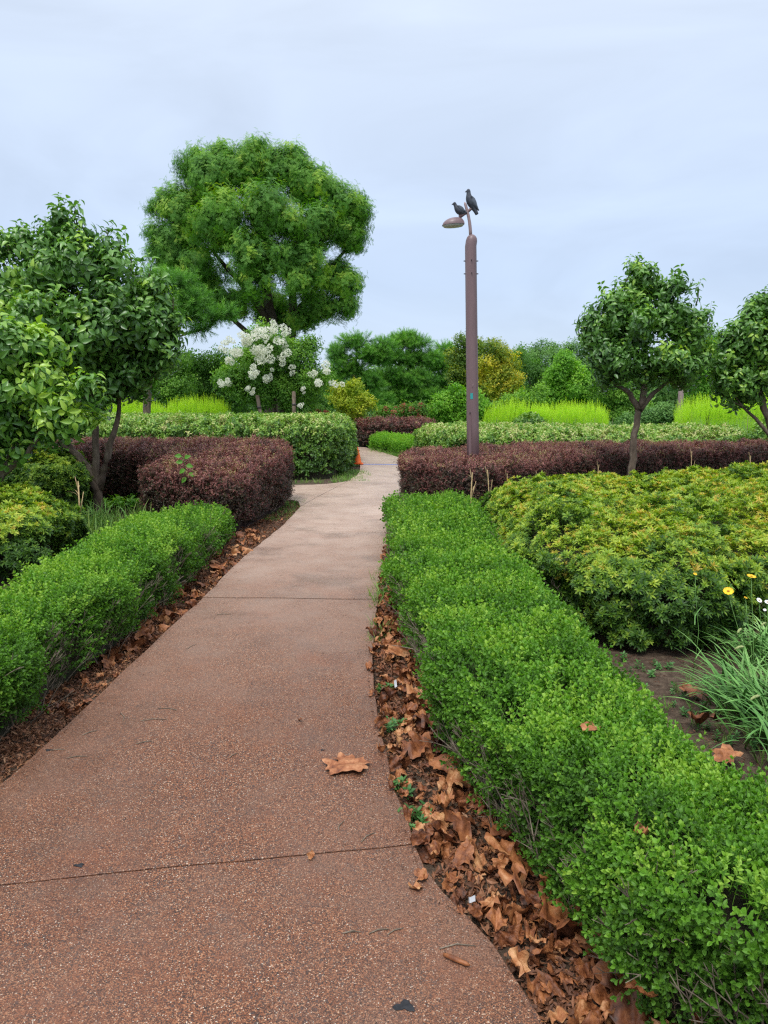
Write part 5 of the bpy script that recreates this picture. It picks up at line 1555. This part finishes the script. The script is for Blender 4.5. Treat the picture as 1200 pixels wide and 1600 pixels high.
flower_plant('yellow tickseed with two open flowers at the right edge before the azaleas', 3.6, (1178, 1010), [(1138, 924, 1.25, .55), (1174, 901, 1.1, .2), (1165, 934, .45, .3)], 'petal')
flower_plant('small white daisies at the right edge beside the yellow tickseed', 3.5, (1200, 1005), [(1186, 938, .8, .7), (1199, 941, .8, .5), (1195, 953, .45, .6)], 'petw', npet=14, pr=.017, name='daisy')
flower_plant('tiny yellow flower low at the front of the azalea bed', 3.8, (1092, 960), [(1086, 897, .5, .5)], 'petal', name='tickseed')

# dry stalks in front of the purple hedge
M['straw'] = noise_mat('straw', [(.3, (.30, .2, .09)), (.7, (.55, .42, .22))], 30, 3, .8, .2)
for i, (lab, x0, y0, x1, y1, r_, D) in enumerate([('thick pale dry stalk standing before the lamp post hedge', 741, 812, 738, 738, .011, 8.5), ('bent dry stalk right of the thick pale one', 768, 800, 762, 735, .008, 8.6), ('third dry stalk, straight and thin, before the purple hedge', 791, 775, 793, 740, .006, 9.6),
                                                ('dry stalk leaning right at the azalea edge', 822, 770, 841, 740, .006, 9.7), ('short dry stalk in front of the purple hedge, right of the lamp post', 853, 762, 852, 746, .005, 9.9),
                                                ('dry stalk left of the single trunk dogwood', 932, 760, 936, 726, .006, 10.1), ('pale dry twig with side shoots far right before the purple hedge', 1171, 745, 1173, 712, .007, 10.2), ('thin dry stalk right of the single trunk dogwood', 1083, 745, 1081, 705, .006, 10.2),
                                                ('dry stalk rising at the left under the dogwood', 124, 830, 122, 752, .012, 7.4)]):
    a, b = Wd(x0, y0, D), Wd(x1, y1, D); a[2] = 0
    b0 = a.copy(); r0 = empty('dry_stalk', b0, lab, 'stalk', 'dry stalks')
    mid = (a + b) / 2 + rng.normal(0, .012, 3)
    mb = MB(); mb.tube([a, mid, b], [r_, r_ * .8, r_ * .5], 7)
    mb.tube([mid, mid + (b - mid) * .7 + [.05, 0, 0]], [r_ * .6, r_ * .3], 5); mb.tube([b - (b - mid) * .3, b + [-.03, 0, .05]], [r_ * .5, r_ * .25], 5)
    mb.build('stem', M['straw'], r0, True, b0)
    mb = MB()
    for k in range(3): blade(mb, (a + (b - a) * random.uniform(.5, .95)) - b0, random.random() * 6.28, .1, .8, .004, .7, 6)
    mb.build('withered_leaves', M['straw'], r0)['kind'] = 'stuff'
b0 = G(775, 850); b0[2] = .3
r0 = empty('withered_lily', b0, 'withered orange brown strap leaves between boxwood and azalea', 'plant')
mb = MB()
for k in range(9): blade(mb, np.array([random.gauss(0, .05), random.gauss(0, .05), 0]), random.random() * 6.28, .28, .5, .009, .8, 8)
mb.build('strap_leaves', M['straw'], r0)['kind'] = 'stuff'

# bright shoot poking from the left purple hedge
b0 = Wd(288, 752, 8.55)
sh = empty('bindweed_shoot', b0, 'bright green leafy shoot poking out of the left purple hedge', 'shoot')
mb = MB(); e_ = [b0, Wd(291, 738, 8.5), Wd(288, 722, 8.45), Wd(284, 712, 8.45)]
mb.tube(e_, [.004, .003, .003, .002], 5); mb.build('stem', M['blade'], sh, True, b0)
bl = Sprig.leaf
for i, (x, y, dx, dz) in enumerate([(284, 713, -1, .2), (288, 716, 1, .5), (286, 722, -1, .1), (291, 727, 1, -.1), (289, 733, -.8, -.5), (294, 740, 1, -.3), (291, 746, -.6, -.6)]):
    s_ = Sprig(); s_.leaf([0, 0, 0], [dx, -.3, dz], [0, -1, .6], .085, .06, .25, .3, 3, .5 + .4 * random.random())
    o = s_.obj('leaf', M['box_far']); link(o, sh); o.location = tuple(Wd(x, y, 8.42) - b0)

# ------------------------------------------------------------------ single large dogwood leaves that stand out (parts of their tree)
def loose_leaves(root, base, P3, nmax, Ls=.1):
    """the leaves showing largest, on the side of the crown towards the path, each one a part"""
    ms = []
    for k in range(5):
        s_ = Sprig(); s_.leaf([0, 0, 0], [0, -.2, -1], [0, -1, .35], Ls * random.uniform(.85, 1.1), Ls * .55, .5, random.uniform(-.5, .2), 3, random.uniform(.55, 1))
        ob = s_.obj('leaf', M['dog'], True); ms.append(ob.data)
    q = P3[np.argsort(P3[:, 1] + rng.normal(0, .12, len(P3)))][:nmax]
    for p in q:
        o = bpy.data.objects.new('leaf', random.choice(ms)); link(o, root)
        v = p - base; o.location = tuple(v + rng.normal(0, .03, 3) + [0, -.05, 0]); o.rotation_euler = (random.gauss(0, .5), random.gauss(0, .5), random.gauss(0, 1.0)); o.scale = [random.uniform(.8, 1.15)] * 3


loose_leaves(dl, dlb, dlP, 280)
loose_leaves(dr, drb, drP, 200)
